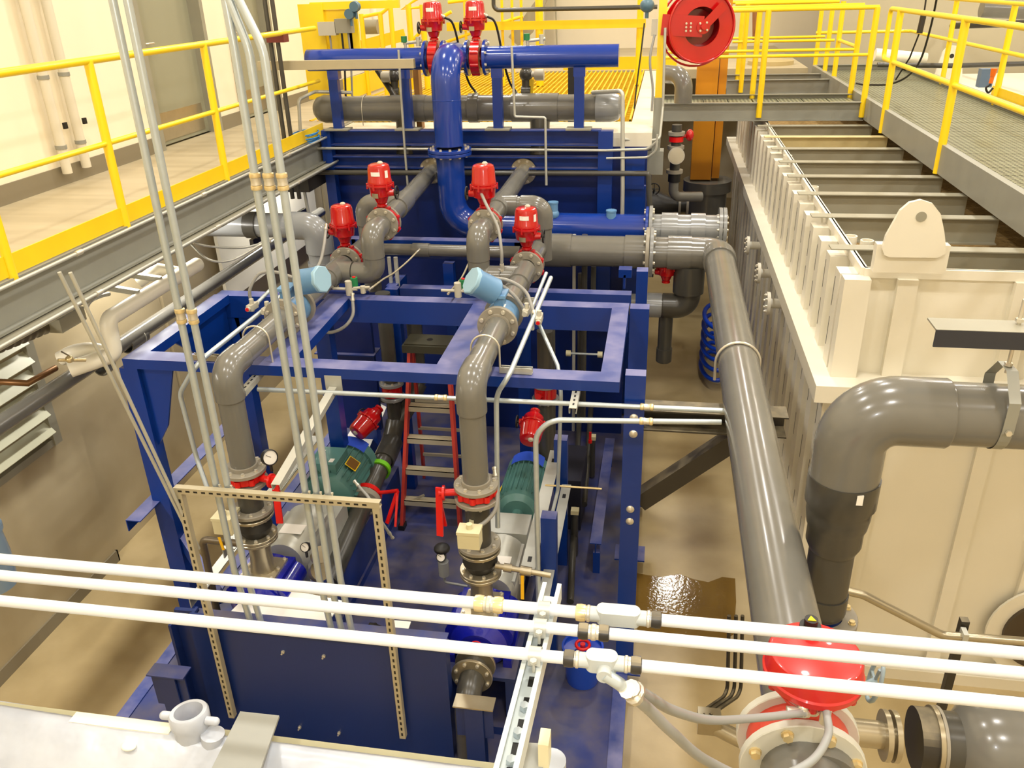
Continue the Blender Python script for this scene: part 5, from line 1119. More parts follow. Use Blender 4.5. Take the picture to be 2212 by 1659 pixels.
# blue posts, rods and dark pipes right of the right pump
for px0, py0, pyb, y, w, lab in ((1186,1112,1290,4.9,0.11,'short blue square post near the right pump'), (1212,945,1240,6.1,0.11,'tall blue square post beside the dark pipes right of the right pump')):
    p = PY(px0, py0, y); mb = MB(); mb.box((p.x-w/2,y-0.05,DZ), (p.x+w/2,y+0.05,p.z)); solo('square_post', mb, blue, lab, 'post')
mb = MB(); a = PZ(1318,950,0.45); b = PZ(1308,1180,0.45); mb.beam((a.x,a.y,0.42), (a.x-0.01,b.y,0.42), 0.10, 0.1, prof='T'); mb.box((a.x-0.03,b.y,DZ), (a.x+0.03,b.y+0.06,0.37)); mb.box((a.x-0.03,a.y-0.06,DZ), (a.x+0.03,a.y,0.37)); solo('low_rail', mb, blue, 'low dusty blue rail lying along the deck beside the right posts', 'rail')
mb = MB(); mb.tube([PY(1178,1048,5.3), PY(1300,1056,5.3)], 0.008, 8); solo('threaded_rod', mb, brass, 'thin threaded rod between the pale rails and the low blue rail', 'rod')
dk = [((1252,880),(1232,1300),'long dark pipe along the deck right of the right pump',0.03), ((1278,860),(1262,1090),'second dark pipe beside it nearer to the blue leg',0.03)]
for a, b, lab, r_ in dk:
    p = PZ(a[0],a[1],0.5); q = PZ(b[0],b[1],0.32)
    mb = MB(); mb.tube(fillet([V((p.x,p.y,2.1)), p, q], 0.08), r_, 14); solo('floor_pipe', mb, pvcd, lab, 'pipe')
for px, py, n in ((1250,948,'rear'),(1242,1108,'middle')):
    p = PZ(px+30 if n == 'rear' else px, py, 0.62); mb = MB(); mb.cyl(p-V((0,0,0.45)), p, 0.03, n=14); t = thing('bleed_stub', 'dark upright stub with a cream square cap, %s one' % n, 'pipe', p-V((0,0,0.45))); part('stub', mb, pvcd, t); mb = MB(); mb.box(p-V((0.035,0.035,0)), p+V((0.035,0.035,0.04))); part('cap', mb, bxcream, t)
p = PZ(1275,945,0.8); mb = MB(); mb.box(p-V((0.012,0.01,0.04)), p+V((0.012,0.01,0.06))); mb.cyl(p-V((0,0,0.06)), p-V((0,0,0.03)), 0.02, n=10)
solo('tap_lever', mb, redb, 'tiny red tap lever between dark pipes right of the ladder', 'handle')
# equipment block: dark control panel with fittings
a = PY(1222,1040,6.3); mb = MB(); a = PZ(1215,960,0.7); b = PZ(1255,1040,0.7); mb.box((a.x,b.y,DZ), (b.x,a.y,0.7)); solo('equipment_block', mb, mat('charcoal_plastic',(40,40,52),0.4), 'dark low equipment block on the deck between blue post and dark pipe', 'equipment')

# white boards and scrap at the near deck behind the panel
t = thing('white_board', 'white sheet lying behind the front panel, left one', 'board', PZ(590,1320,1.15)); mb = MB(); mb.prism([PZ(500,1322,1.02),PZ(700,1360,1.02),PZ(740,1300,1.02),PZ(560,1262,1.02)], (0,0,0.01)); part('sheet', mb, whitel, t)
mb = MB(); mb.prism([PZ(832,1395,1.0),PZ(868,1400,1.0),PZ(888,1345,1.0),PZ(850,1342,1.0)], (0,0,0.01)); solo('white_board', mb, whitel, 'white sheet lying behind the front panel, right one', 'board')
t = thing('rag', 'crumpled dark rag behind the front panel beside the right white sheet', 'rag', PZ(800,1370,1.0))
mb = MB(); p = PZ(800,1368,1.03)
vs = []; n = 14; m_ = 7
for i in range(m_+1):
    for j in range(n):
        th = math.pi/2*i/m_; a_ = 2*math.pi*j/n; rr_ = 0.10*(1+0.25*math.sin(3*a_+i)+0.15*math.sin(7*a_))
        vs.append(p+V((rr_*math.sin(th)*math.cos(a_), rr_*0.7*math.sin(th)*math.sin(a_), 0.05*math.cos(th)*(1+0.4*math.sin(5*a_)))))
mb.add(vs, [(i*n+j, (i+1)*n+j, (i+1)*n+(j+1)%n, i*n+(j+1)%n) for i in range(m_) for j in range(n)], True); part('cloth', mb, black, t)

# ---------------------------------------------------------------- the three near conduits on their arm
ZC = 3.745
for y, lab, r_, k in ((1.325,'farthest of the three near white conduits crossing the picture',0.0125,0), (1.272,'middle one of the three near white conduits crossing the picture',0.0118,1), (1.195,'nearest of the three near white conduits crossing the picture',0.0118,2)):
    t = thing('near_conduit', lab, 'conduit', (-0.3,y,ZC), 'near conduits on the slotted arm')
    nearm = MATS.get('near_conduit_metal') or mat('near_conduit_metal', (218,220,220), 0.35, metal=0.2)
    seg = {0: [(-2.4,-0.115),(0.02,1.6)], 1: [(-2.4,1.6)], 2: [(-2.4,-0.125),(-0.01,1.6)]}[k]
    for a, b in seg:
        mb = MB(); mb.tube([(a,y,ZC),(b,y,ZC)], r_, 20); part('tube', mb, nearm, t)
    def nut(x, m_, w=0.022, kk=1.35):
        mb = MB(); mb.lathe((x-w/2,y,ZC), (1,0,0), [(0,r_),(0.002,r_*kk),(w*0.5,r_*kk*1.06),(w-0.002,r_*kk),(w,r_)], 18); part('gland_nut', mb, m_, t)
    def cpl(x, w=0.03):
        mb = MB(); mb.lathe((x-w/2,y,ZC), (1,0,0), [(0,r_),(0,r_*1.22),(w*0.3,r_*1.22),(w*0.4,r_*1.4),(w*0.6,r_*1.4),(w*0.7,r_*1.22),(w,r_*1.22),(w,r_)], 18); part('coupling', mb, zinc, t)
    if k == 0: nut(-0.325, brass); cpl(-0.305); nut(-0.285, brass); nut(-0.115, brass); cpl(-0.10,0.02); cpl(0.02,0.02); nut(0.035, blackm)
    if k == 1: nut(-0.105, blackm); cpl(-0.085); nut(-0.065, blackm)
    if k == 2: nut(-0.125, blackm); cpl(-0.11,0.02); cpl(-0.018,0.02); nut(0.0, blackm)
    if k != 1:
        x0, x1 = ((-0.092,0.012) if k == 0 else (-0.102,-0.026))
        b = MB(); w2 = 0.017; Lb = x1-x0
        P = []
        for q in range(24):
            a = 2*math.pi*q/24; cx_ = (x1+x0)/2 + (Lb/2-0.022)*(1 if math.cos(a) > 0 else -1); P.append(V((cx_+0.014*math.cos(a), y+w2*math.sin(a), ZC-0.014)))
        b.prism(P, (0,0,0.031)); b.cyl((x0-0.004,y,ZC), (x0+0.02,y,ZC), r_*1.25, n=16); b.cyl((x1-0.02,y,ZC), (x1+0.004,y,ZC), r_*1.25, n=16)
        if k == 2: b.cyl((x0+0.045,y,ZC-0.005), (x0+0.045,y-0.034,ZC-0.005), r_*1.2, n=16)
        part('cast_body', b, mat('cast_fitting_%d' % k, (178,182,178), 0.4), t, label='oval cast conduit body')
T = thing('channel_bracket', 'pale slotted channel arm reaching out below the three near conduits', 'strut', (-0.19,1.15,3.70))
mb = MB(); a0 = V((-0.205,0.93,3.708)); b0 = V((-0.187,1.43,3.708)); mb.beam(a0, b0, 0.041, 0.041, up=(0,0,1), prof='U', t=0.003); mb.cur = 1
for k in range(9):
    c = a0.lerp(b0, 0.08+k*0.105)+V((0,0,-0.0172)); mb.prism([c+V((-0.006,-0.013,0)), c+V((0.006,-0.013,0)), c+V((0.006,0.013,0)), c+V((-0.006,0.013,0))], (0,0,0.0004))
part('channel', mb, [mat('pale_strut',(206,212,208),0.4,metal=0.2), black], T)
for k, y in enumerate((1.325,1.272,1.195)):
    mb = MB(); xk = -0.19; P = [(xk,y-0.017,ZC-0.012)]+[(xk,y-0.0165*math.cos(a*math.pi/10),ZC+0.0165*math.sin(a*math.pi/10)) for a in range(11)]+[(xk,y+0.017,ZC-0.012)]
    vs = [V(p)+V((s*0.012,0,0)) for p in P for s in (-1,1)]; mb.add(vs, [(2*i,2*i+1,2*i+3,2*i+2) for i in range(len(P)-1)], True); mb.cyl((xk,y-0.024,ZC+0.005), (xk,y-0.024,ZC-0.02), 0.003, n=8); mb.hexa((xk,y-0.024,ZC+0.004), (0,0,1), 0.007, 0.006); part('strap', mb, strut, T)
for k in range(3):
    p = a0.lerp(b0, 0.12+0.12*k); mb = MB(); mb.hexa((p.x,p.y,p.z-0.015), (0,0,1), 0.009, 0.012); part('bolt', mb, galv, T)
# flexible leads to the big actuator
fcm = mat('near_flex_grey',(150,152,150),0.4)
P = [V((-0.057,1.16,ZC-0.005)), V((-0.045,1.12,ZC-0.02)), V((-0.02,1.10,ZC-0.05))]
# ---------------------------------------------------------------- near right: big valve, elbow, piping
R10 = 0.137
T, M, z = None, None, None
yv = 2.16; xv = 0.565; zv = 2.5
T = thing('big_actuated_valve', 'large glossy red actuator on a bolted valve at the near right', 'valve', (xv,yv,zv))
fw = mat('pale_flange', (205,204,192), 0.4, noise=0.08)
for y, s in ((yv+0.05,1),(yv-0.05,-1)):
    flange(T, (xv,y,zv), (0,s,0), 0.205, 0.032, 0.12, 8, 0.017, m=fw, bm=brass)
mb = MB(); mb.lathe((xv,yv-0.05,zv), (0,1,0), [(0,0.12),(0,0.172),(0.1,0.172),(0.1,0.12)], 32); mb.cyl((xv,yv,zv+0.15), (xv,yv,zv+0.26), 0.05, n=18); part('valve_body', mb, mat('salmon_red',(206,70,52),0.35), T)
ac = PY(1757,1400,yv+0.02); ac = V((ac.x, yv+0.0, zv+0.26))
pc = PY(1757,1440,yv+0.03); ax_ = pc.x
mb = MB(); c0 = V((ax_,yv+0.03,pc.z-0.13))
mb.lathe(c0, (0,0,1), [(0,0),(0,0.07),(0.02,0.10),(0.06,0.128),(0.085,0.142),(0.10,0.144),(0.10,0)], 40)
for k in range(6):
    a = k*math.pi/3+0.4; mb.cyl(c0+V((0.138*math.cos(a),0.138*math.sin(a),0.075)), c0+V((0.138*math.cos(a),0.138*math.sin(a),0.13)), 0.016, n=10)
part('actuator_base', mb, red, T)
mb = MB(); mb.lathe(c0+V((0,0,0.10)), (0,0,1), [(0,0.0),(0,0.158),(0.022,0.160),(0.028,0.154),(0.075,0.150),(0.090,0.144),(0.096,0.134),(0.097,0)], 44); cv = part('actuator_cover', mb, mat('cover_red',(200,28,24),0.35,coat=0.3), T)
mb = MB(); mb.cyl(c0+V((-0.005,0.10,0.197)), c0+V((-0.005,0.10,0.215)), 0.035, n=18); mb.cyl(c0+V((-0.005,0.10,0.215)), c0+V((-0.005,0.10,0.242)), 0.022, n=16); pi_ = part('position_window', mb, black, cv)
mb = MB(); q = c0+V((-0.005,0.10,0.2425)); mb.prism([q+V((-0.014,-0.010,0)), q+V((0.014,-0.010,0)), q+V((0,0.014,0))], (0,0,0.002)); part('yellow_mark', mb, yellow, pi_, label='yellow triangle mark')
mb = MB(); hw = PY(1890,1470,2.35); mb.tube([hw+V((0.0+0.012*math.sin(a*2*math.pi/24), 0.05*math.cos(a*2*math.pi/24), 0.085*math.sin(a*2*math.pi/24))) for a in range(24)], 0.008, 8, closed=True); mb.cyl(hw, V((c0.x+0.10,c0.y+0.05,hw.z)), 0.012, n=10)
for k in range(3): a = k*2*math.pi/3; mb.cyl(hw, hw+V((0,0.05*math.cos(a),0.085*math.sin(a))), 0.006, n=8)
part('handwheel', mb, mat('handwheel_blue_grey',(140,158,166),0.35), T)
T = thing('near_pipe', 'fat grey pipe end coming towards the camera below the big red actuator', 'pipe', (xv,2,zv))
pipe(T, [(xv,2.08,zv),(xv-0.01,1.0,zv)], R10, pvc, n=32)
mb = MB(); mb.lathe((xv,1.40,zv), (0,1,0), [(0,R10),(0,R10*1.05),(0.35,R10*1.05),(0.35,R10)], 32); part('coupling', mb, pvc, T)
# flexible leads
fcm = mat('near_flex_grey',(150,152,150),0.4)
s0 = V((-0.062,1.155,ZC-0.008))
e1 = PY(1735,1540,2.04); e2 = PY(1785,1535,2.04)
t = flex('flexible_conduit', 'upper grey flexible conduit from the near tee fitting to the red actuator', [PY(1376,1492,1.21), PY(1410,1510,1.35), PY(1455,1535,1.5), PY(1530,1555,1.7), PY(1620,1552,1.88), e1], 0.0125, fcm, n=12)
t = flex('flexible_conduit', 'lower grey flexible conduit looping below the picture edge to the red actuator', [PY(1372,1506,1.20), PY(1405,1535,1.27), PY(1450,1580,1.35), PY(1530,1645,1.5), PY(1640,1685,1.7), PY(1745,1650,1.82), PY(1788,1590,1.95), e2], 0.0125, fcm, n=12)
mb = MB(); mb.tube(fillet([(-0.057,1.17,ZC-0.005), PY(1335,1475,1.17), PY(1365,1498,1.20)], 0.015), 0.0125, 14); mb.cyl(PY(1358,1491,1.20), PY(1374,1502,1.21), 0.0165, n=14); solo('elbow_connector', mb, galv, 'shiny small elbow connector under the near tee fitting', 'conduit fitting')
for k, e in enumerate((e1, e2)):
    mb = MB(); mb.ball(e+V((0.0,0.01,0.01)), 0.017); mb.cyl(e, e+V((-0.05 if k == 0 else 0,0,-0.05 if k else 0)), 0.017, n=12); solo('cable_gland', mb, zinc, 'shiny gland on the red actuator, %s one' % ('left' if k == 0 else 'right'), 'gland')

# big elbow pipe at right
xe, ye, ze = 0.885, 3.41, 3.195
T = thing('elbow_pipe', 'huge grey elbow pipe entering from the right and dropping to a valve', 'pipe', (1.2,ye,2))
R = 0.137
pipe(T, [(xe+0.25,ye,ze),(2.6,ye,ze)], R, pvc, n=36); 
elbow(T, (xe,ye,ze), (1,0,0), (0,0,-1), R, 0.20, pvc, k=1.10, sock=0.16)
pipe(T, [(xe,ye,ze-0.2),(xe,ye,2.70)], R, pvcd, n=30)
mb = MB(); mb.lathe((xe,ye,2.86), (0,0,-1), [(0,R),(0,R*1.14),(0.14,R*1.14),(0.16,R*1.04),(0.20,R*1.04),(0.26,R*0.98),(0.28,0.125),(0.36,0.125),(0.40,0.108)], 32); part('reducer', mb, pvcd, T)
pipe(T, [(xe,ye,2.5),(xe,ye,2.08)], 0.103, pvcd, n=28); coupling(T, (xe,ye,2.15), (0,0,1), 0.10, 0.110, pvcd)
mb = MB(); p = V((xe+0.02,ye-R*1.12,2.80)); mb.box((p.x,p.y,p.z), (p.x+0.035,p.y+0.01,p.z+0.05)); part('label', mb, whitel, T)
flange(T, (xe,ye,2.03), (0,0,1), 0.172, 0.03, 0.10, 8, 0.014, m=flg, bm=brass)
T = thing('wafer_valve', 'blue wafer valve clamped between flanges under the huge elbow pipe', 'valve', (xe,ye,1.9))
mb = MB(); mb.cyl((xe,ye,1.95), (xe,ye,2.028), 0.155, n=30); part('valve_body', mb, mat('valve_blue',(30,66,150),0.35), T)
mb = MB(); mb.cyl((xe,ye,1.915), (xe,ye,1.948), 0.165, n=30); part('lower_flange', mb, flg, T); mb = MB(); mb.cyl((xe,ye,1.0), (xe,ye,1.915), 0.10, n=24); part('lower_pipe', mb, pvcd, T)
# hanging clevis and the support channel
T = thing('pipe_hanger', 'grey clevis hanger with a threaded rod around the huge elbow pipe', 'pipe hanger', (1.32,ye,3.0))
hx = PY(2150,900,ye).x
for w_, rr_ in ((0.045, R+0.004),):
    P = [(hx, ye+rr_*math.cos(a*math.pi/16), ze-rr_*math.sin(a*math.pi/16)) for a in range(17)]
    P = [(hx,ye+rr_,ze+0.06)]+P+[(hx,ye-rr_,ze+0.06)]
    vs = [V(p)+V((s*w_/2,0,0)) for p in P for s in (-1,1)]; mb = MB(); mb.add(vs, [(2*i,2*i+1,2*i+3,2*i+2) for i in range(len(P)-1)], False); part('strap', mb, galvf, T)
    P = [(hx,ye-rr_-0.006,ze-0.01),(hx,ye-rr_-0.006,ze+0.13),(hx,ye-0.05,ze+0.23),(hx,ye+0.05,ze+0.23),(hx,ye+rr_+0.006,ze+0.13),(hx,ye+rr_+0.006,ze-0.01)]
    vs = [V(p)+V((s*w_/2,0,0)) for p in P for s in (-1,1)]; mb = MB(); mb.add(vs, [(2*i,2*i+1,2*i+3,2*i+2) for i in range(len(P)-1)], False); part('yoke', mb, galvf, T)
mb = MB(); mb.cyl((hx,ye-R-0.02,ze+0.0), (hx,ye+R+0.02,ze), 0.008, n=10); mb.hexa((hx,ye-R-0.012,ze), (0,-1,0), 0.013, 0.012); part('bolt', mb, zinc, T)
mb = MB(); mb.cyl((hx,ye,ze+0.20), (hx,ye,ze+0.52), 0.008, n=10); mb.hexa((hx,ye,ze+0.232), (0,0,1), 0.016, 0.014); mb.hexa((hx,ye,ze+0.425), (0,0,1), 0.016, 0.014); part('rod', mb, zinc, T)
a = PY(2008,700,ye); mb = MB(); zc = ze+0.415
mb.box((a.x,ye-0.09,zc-0.008), (2.7,ye+0.04,zc)); mb.cur = 1; mb.box((a.x,ye-0.092,zc-0.075), (2.7,ye-0.084,zc-0.002)); solo('support_channel', mb, [greymt, mat('dark_angle_face',(44,46,54),0.5)], 'painted steel angle reaching in from the right above the huge elbow pipe', 'angle')  # upright face of the angle is coloured darker than its top
# brown conduit and black strut post at the right
P = fillet([PY(1800,1270,3.6), PY(1865,1285,3.6), PY(2035,1372,3.6), PY(2300,1392,3.6)], 0.1)
mb = MB(); mb.tube(P, 0.022, 14); solo('conduit', mb, steel, 'brownish conduit sloping right from behind the blue wafer valve', 'conduit')
T = thing('stand_post', 'black slotted post with a clamp holding the brownish conduit', 'post', PY(2040,1500,3.62))
a = PY(2084,1338,3.66); b = PY(2030,1530,3.66); mb = MB(); mb.box((a.x-0.02,3.64,0.0), (a.x+0.02,3.68,a.z)); part('shaft', mb, blackm, T)
mb = MB(); p = PY(2085,1375,3.6); mb.box(p-V((0.02,0.03,0.035)), p+V((0.005,0.03,0.035))); part('clamp', mb, strut, T)
# piping bottom right
T = thing('bottom_piping', 'row of brown steel flanges joining a fat grey pipe in the bottom right corner', 'pipe', (1.5,2.7,1.9))
y = 2.62; zz = 2.25
def bx(px, py=1590): return PY(px, py, y)
p = bx(1880,1585); zz = p.z
mb = MB(); mb.cyl((0.75,y,zz), (bx(1935).x,y,zz), 0.055, n=20); part('pipe', mb, steel, T)
for px, r_, w_, m_ in ((1905,0.10,0.02,steel),(1925,0.10,0.02,steel),(1975,0.125,0.09,blackm),(2012,0.135,0.02,steel),(2022,0.135,0.015,flg)):
    x = bx(px).x; mb = MB(); mb.cyl((x,y,zz), (x+w_,y,zz), r_, n=30); part('flange', mb, m_, T)
x = bx(2040).x; mb = MB(); mb.cyl((x-0.02,y,zz), (x+0.10,y,zz), 0.12, n=28); part('pipe', mb, pvcd, T)
mb = MB(); x2 = bx(2080).x; mb.lathe((x2-0.02,y,zz), (1,0,0), [(0,0.06),(0,0.12),(0.03,0.16),(0.09,0.19),(0.16,0.2),(0.8,0.2),(0.8,0)], 34); part('end_cap', mb, pvc, T)
# round man-way on the tank wall at the right edge
T = thing('tank_manway', 'round dark bolted opening in the white tank wall at the right edge', 'manway', (2.4,5.2,0.9))
p = PY(2275,1390,5.18); mb = MB(); mb.lathe((p.x,5.29,p.z), (0,-1,0), [(0,0.30),(0,0.42),(0.02,0.42),(0.02,0.30)], 36); part('flange', mb, white, T); mb = MB(); mb.lathe((p.x,5.27,p.z), (0,-1,0), [(0,0),(0,0.31),(0.03,0.31),(0.03,0.25),(0.02,0.25),(0.02,0)], 36); part('cover', mb, mat('dark_brown_steel',(70,58,42),0.5), T)
# bundle of dark tubes below the long pipe
for k, (px, lab) in enumerate(((1575,'left'), (1590,'middle'), (1604,'right'))):
    P = fillet([PY(px,1330,4.3), PY(px-2,1420,4.3), PY(px-4,1500,4.25), PY(px-70,1545,3.9)], 0.06)
    mb = MB(); mb.tube(P, 0.012, 10); solo('dark_tube', mb, blackm, 'thin dark tube bending left beneath the long diagonal pipe, %s of three' % lab, 'tube')
p = PY(1535,1560,3.9); mb = MB(); mb.box(p-V((0.08,0.06,0.05)), p+V((0.06,0.06,0.06))); mb.cyl(p+V((0.0,0,-0.02)), p+V((0.25,-0.1,-0.05)), 0.05, n=16); solo('floor_fitting', mb, steel, 'brownish metal fitting on the floor where the dark tubes end', 'fitting')
# bracket with box behind the diagonal pipe
# blue pail with a red fitting on the deck
T = thing('blue_pail', 'bright blue plastic pail with a red fitting standing on the skid deck', 'pail', PZ(1255,1460,DZ))
p = PZ(1258,1465,DZ); pb = mat('pail_blue',(20,72,196),0.2,coat=0.3)
mb = MB(); mb.lathe(p, (0,0,1), [(0,0),(0,0.12),(0.02,0.125),(0.28,0.145),(0.29,0.155),(0.32,0.155),(0.32,0.14),(0.29,0.14),(0.28,0.0)], 30); part('bucket', mb, pb, T)
mb = MB(); mb.tube([p+V((0.05*math.cos(a*math.pi/7),0.05*math.sin(a*math.pi/7),0.33)) for a in range(14)], 0.012, 8, closed=True); mb.cyl(p+V((0,0,0.28)), p+V((0,0,0.34)), 0.02, n=10); part('red_fitting', mb, redb, T)
# puddle on the floor
n = 40; pts = [(1375,1238),(1400,1243),(1430,1247),(1465,1240),(1500,1252),(1530,1258),(1560,1247),(1588,1250),(1590,1300),(1585,1370),(1560,1385),(1500,1395),(1440,1388),(1380,1372),(1362,1300)]
mb = MB(); mb.prism([PZ(a,b,0.0015) for a, b in pts], (0,0,0.003)); solo('puddle', mb, mat('wet_floor',(122,94,42),0.08,noise=0.1,nscale=3,spec=0.4,bump=0.12,bscale=30), 'shiny brown water puddle on the floor between skid and white tank', 'puddle')

# ---------------------------------------------------------------- near left: rim of the white tank below the camera
T = thing('near_tank_rim', 'thickly painted white tank rim at the bottom left edge of the view', 'tank', (-0.9,0.9,3.3))
bev = []
xs = [-1.9+0.05*i for i in range(36)]
prof = [(1.17,3.44),(1.17,3.462),(1.135,3.464),(1.13,3.50),(1.115,3.512),(1.09,3.505),(1.05,3.47),(1.0,3.44),(0.93,3.40),(0.85,3.34),(0.75,3.25),(0.60,3.05)]
vs = []; fs = []
for i, x in enumerate(xs):
    for j, (y_, z_) in enumerate(prof):
        w = 0.006*math.sin(x*9+j)+0.004*math.sin(x*23+j*2) if j > 4 else 0.0
        sh = 0.03*max(0.0, (-1.15-x))  # the rim bends back a little at the left
        vs.append((x, y_+sh, z_+w))
m_ = len(prof)
for i in range(len(xs)-1):
    for j in range(m_-1): fs.append((i*m_+j, i*m_+j+1, (i+1)*m_+j+1, (i+1)*m_+j))
mb = MB(); mb.add(vs, fs, True); part('rim', mb, whitef, T)
mb = MB(); mb.box((-1.9,1.14,3.40), (-0.16,1.172,3.466)); part('ledge', mb, mat('dusty_olive_ledge',(164,158,126),0.6,noise=0.15,nscale=12), T)
mb = MB(); mb.box((-1.18,1.105,3.49), (-0.95,1.132,3.514)); part('weld_strip', mb, white, T)
p = PZ(278,1612,3.50); mb = MB(); mb.ball(p, 0.012, (1.4,1,0.5)); part('paint_drip', mb, white, T)
T = thing('pipe_coupling', 'white painted open pipe coupling with side lugs on the near tank rim', 'pipe fitting', PZ(420,1590,3.5))
c = PZ(418,1590,3.50); ax = V((-0.06,0.12,1)).normalized()
mb = MB(); mb.lathe(c-V((0,0,0.03)), ax, [(0,0.036),(0.055,0.036),(0.062,0.040),(0.085,0.040),(0.09,0.037),(0.09,0.029),(0.02,0.027)], 28); b_ = part('collar', mb, whitef, T)
mb = MB(); mb.cyl(c-V((0,0,0.0))+ax*0.02, c+ax*0.021, 0.0275, n=20); part('bore', mb, mat('rusty_bore',(140,104,84),0.7), b_)
for s in (-1,1):
    q = c+ax*0.045+V((s*0.038,0,0)); mb = MB(); mb.cyl(q, q+V((s*0.02,0,0)), 0.009, n=12); mb.ball(q+V((s*0.02,0,0)), 0.009); part('lug', mb, whitef, b_)
mb = MB(); mb.cyl(c+V((0.045,-0.01,-0.03)), c+V((0.05,-0.005,0.02)), 0.024, n=18); part('foot', mb, whitef, T)
for lab, pts, name in (('grey flat steel bar lying across the near tank rim',[(520,1541),(604,1550),(552,1700),(440,1700)],'flat_bar'), ('grey steel plate at the near end of the slotted arm',[(1090,1605),(1175,1611),(1172,1690),(1076,1690)],'end_plate')):
    mb = MB(); mb.prism([PZ(a,b,3.535) for a, b in pts], (0,0,0.006)); solo(name, mb, mat(name+'_grey',(140,140,132),0.5,noise=0.15,nscale=8), lab, 'bar' if name == 'flat_bar' else 'plate')
mb = MB(); p = PZ(1165,1590,3.6); mb.box((p.x,p.y-0.02,3.5), (p.x+0.02,p.y+0.02,3.60)); solo('bracket_block', mb, bxcream, 'beige block beside the near end of the slotted arm', 'block')
mb = MB(); q = PZ(1190,1650,3.52); mb.cyl(q+V((0,0,-0.06)), q+V((0,0,0.01)), 0.03, n=20); solo('white_stub', mb, whitef, 'white round stub cut by the bottom picture edge', 'pipe fitting')

# coil of thick blue hose on the floor behind the long diagonal pipe
mb = MB(); c = PZ(1545,800,0.05); P = [c+V((0.20*math.cos(a*math.pi/12),0.55*math.sin(a*math.pi/12),0.012*a*0.5)) for a in range(24*6)]; mb.tube(P, 0.03, 10)
solo('blue_hose_coil', mb, mat('hose_blue',(20,70,200),0.3), 'coil of thick bright blue hose on the floor beside the long diagonal pipe', 'hose')
# ================================================================ left side below the walkway
T = thing('white_jacketed_pipe', 'white jacketed pipe with bends below the left walkway', 'pipe', (-4.0,5.8,2.5))
P = fillet([PX(425,572,-4.0), PX(232,690,-4.0), PX(247,765,-4.0), V((-4.25,5.0,2.40))], 0.06)
mb = MB(); mb.tube(P, 0.062, 20); mb.ball(P[0], 0.062); part('jacket', mb, insul, T)
mb = MB(); mb.tube([PX(400,590,-4.05), PX(340,580,-4.15), PX(300,610,-4.3)], 0.05, 16); part('branch', mb, insul, T)
mb = MB(); P = spline([PX(245,765,-4.1), PX(200,755,-4.2), PX(160,760,-4.3), PX(130,775,-4.4)], 6); mb.tube(P, 0.055, 16); solo('insulated_elbow', mb, insul, 'white insulated bend at the lower end of the jacketed pipe', 'pipe')
T = thing('long_wall_pipe', 'long grey pipe running along the tan wall below the left walkway', 'pipe', (-4.35,5,2.2))
a = PX(0,918,-4.35); b = PX(600,520,-4.35); dv = (b-a); P0 = a-dv*0.4; P1 = b+dv*0.3
pipe(T, [P0, P1], 0.062, pvc); coupling(T, PX(290,735,-4.35), dv, 0.25, 0.07, pvc); coupling(T, PX(225,790,-4.35), dv, 0.1, 0.07, pvc)
for px in (300,):
    mb = MB(); q = PX(px,728,-4.35); mb.tube([q+V((0.07*math.cos(k*math.pi/8),0,0.07*math.sin(k*math.pi/8))) for k in range(16)], 0.006, 8, closed=True); part('hanger_ring', mb, strut, T)
T = thing('spiral_duct', 'ribbed metal spiral hose below the walkway at the left edge', 'duct', (-4.3,4.5,2.8))
a = PX(0,742,-4.3); b = PX(130,690,-4.3); mb = MB(); n = 60; L = (b-a).length+0.5; d_ = (b-a).normalized()
mb.lathe(a-d_*0.4, d_, [(i*L/n, 0.055+(0.006 if i % 4 < 2 else 0)) for i in range(n+1)], 18); part('hose', mb, mat('dark_duct',(110,102,82),0.35,metal=0.6), T)
# louvre panel at left
T = thing('wall_louvre', 'pale metal louvre with horizontal blades at the left edge', 'louvre', (-4.93,5.1,1.9))
mb = MB(); mb.box((-4.95,4.55,1.50), (-4.90,5.42,1.56)); mb.box((-4.95,4.55,2.52), (-4.90,5.42,2.60)); mb.box((-4.95,5.36,1.5), (-4.89,5.45,2.6)); part('frame', mb, greymt, T)
for k in range(6):
    z_ = 1.62+0.16*k; mb = MB(); mb.prism([(-4.94,4.55,z_+0.09),(-4.86,4.55,z_),(-4.855,4.55,z_+0.008),(-4.935,4.55,z_+0.1)], (0,0.82,0)); part('blade', mb, mat('blade_%d' % k,(196,196,170),0.4) if k == 0 else MATS['blade_0'], T)
# strut shelf with cables and small light conduits along the fascia
for z_, x_, r_, lab in ((3.43,-3.61,0.012,'upper thin light conduit clipped along the walkway edge'), (3.165,-3.54,0.012,'lower thin light conduit clipped along the walkway edge')):
    mb = MB(); mb.tube([(x_,1.5,z_),(x_,9.0,z_)], r_, 10); t = thing('edge_conduit', lab, 'conduit', (x_,5,z_)); part('tube', mb, strut, t)
    for yq in (4.6, 6.2, 7.9):
        mb = MB(); mb.cyl((x_,yq-0.03,z_), (x_,yq+0.03,z_), r_*1.5, n=10); part('coupling', mb, zinc, t)
for k, (px, py, px2, py2) in enumerate(((215,618,300,632),(270,592,348,603))):
    mb = MB(); a = PX(px,py,-4.3); b = PX(px2,py2,-4.0); ustrut(mb, a, b, (0,0,1)); solo('hanger_strut', mb, [strut, black], 'slotted channel over the white jacketed pipe, %s one' % ('nearer' if k == 0 else 'farther'), 'strut')
    q = b+V((0.0,0,-0.06)); mb = MB(); mb.cyl(q, q+V((0,0,0.06)), 0.006, n=8); mb.ball(q, 0.02); solo('hanger_clip', mb, steel, 'small brown clip on the jacketed pipe, %s one' % ('nearer' if k == 0 else 'farther'), 'clip')
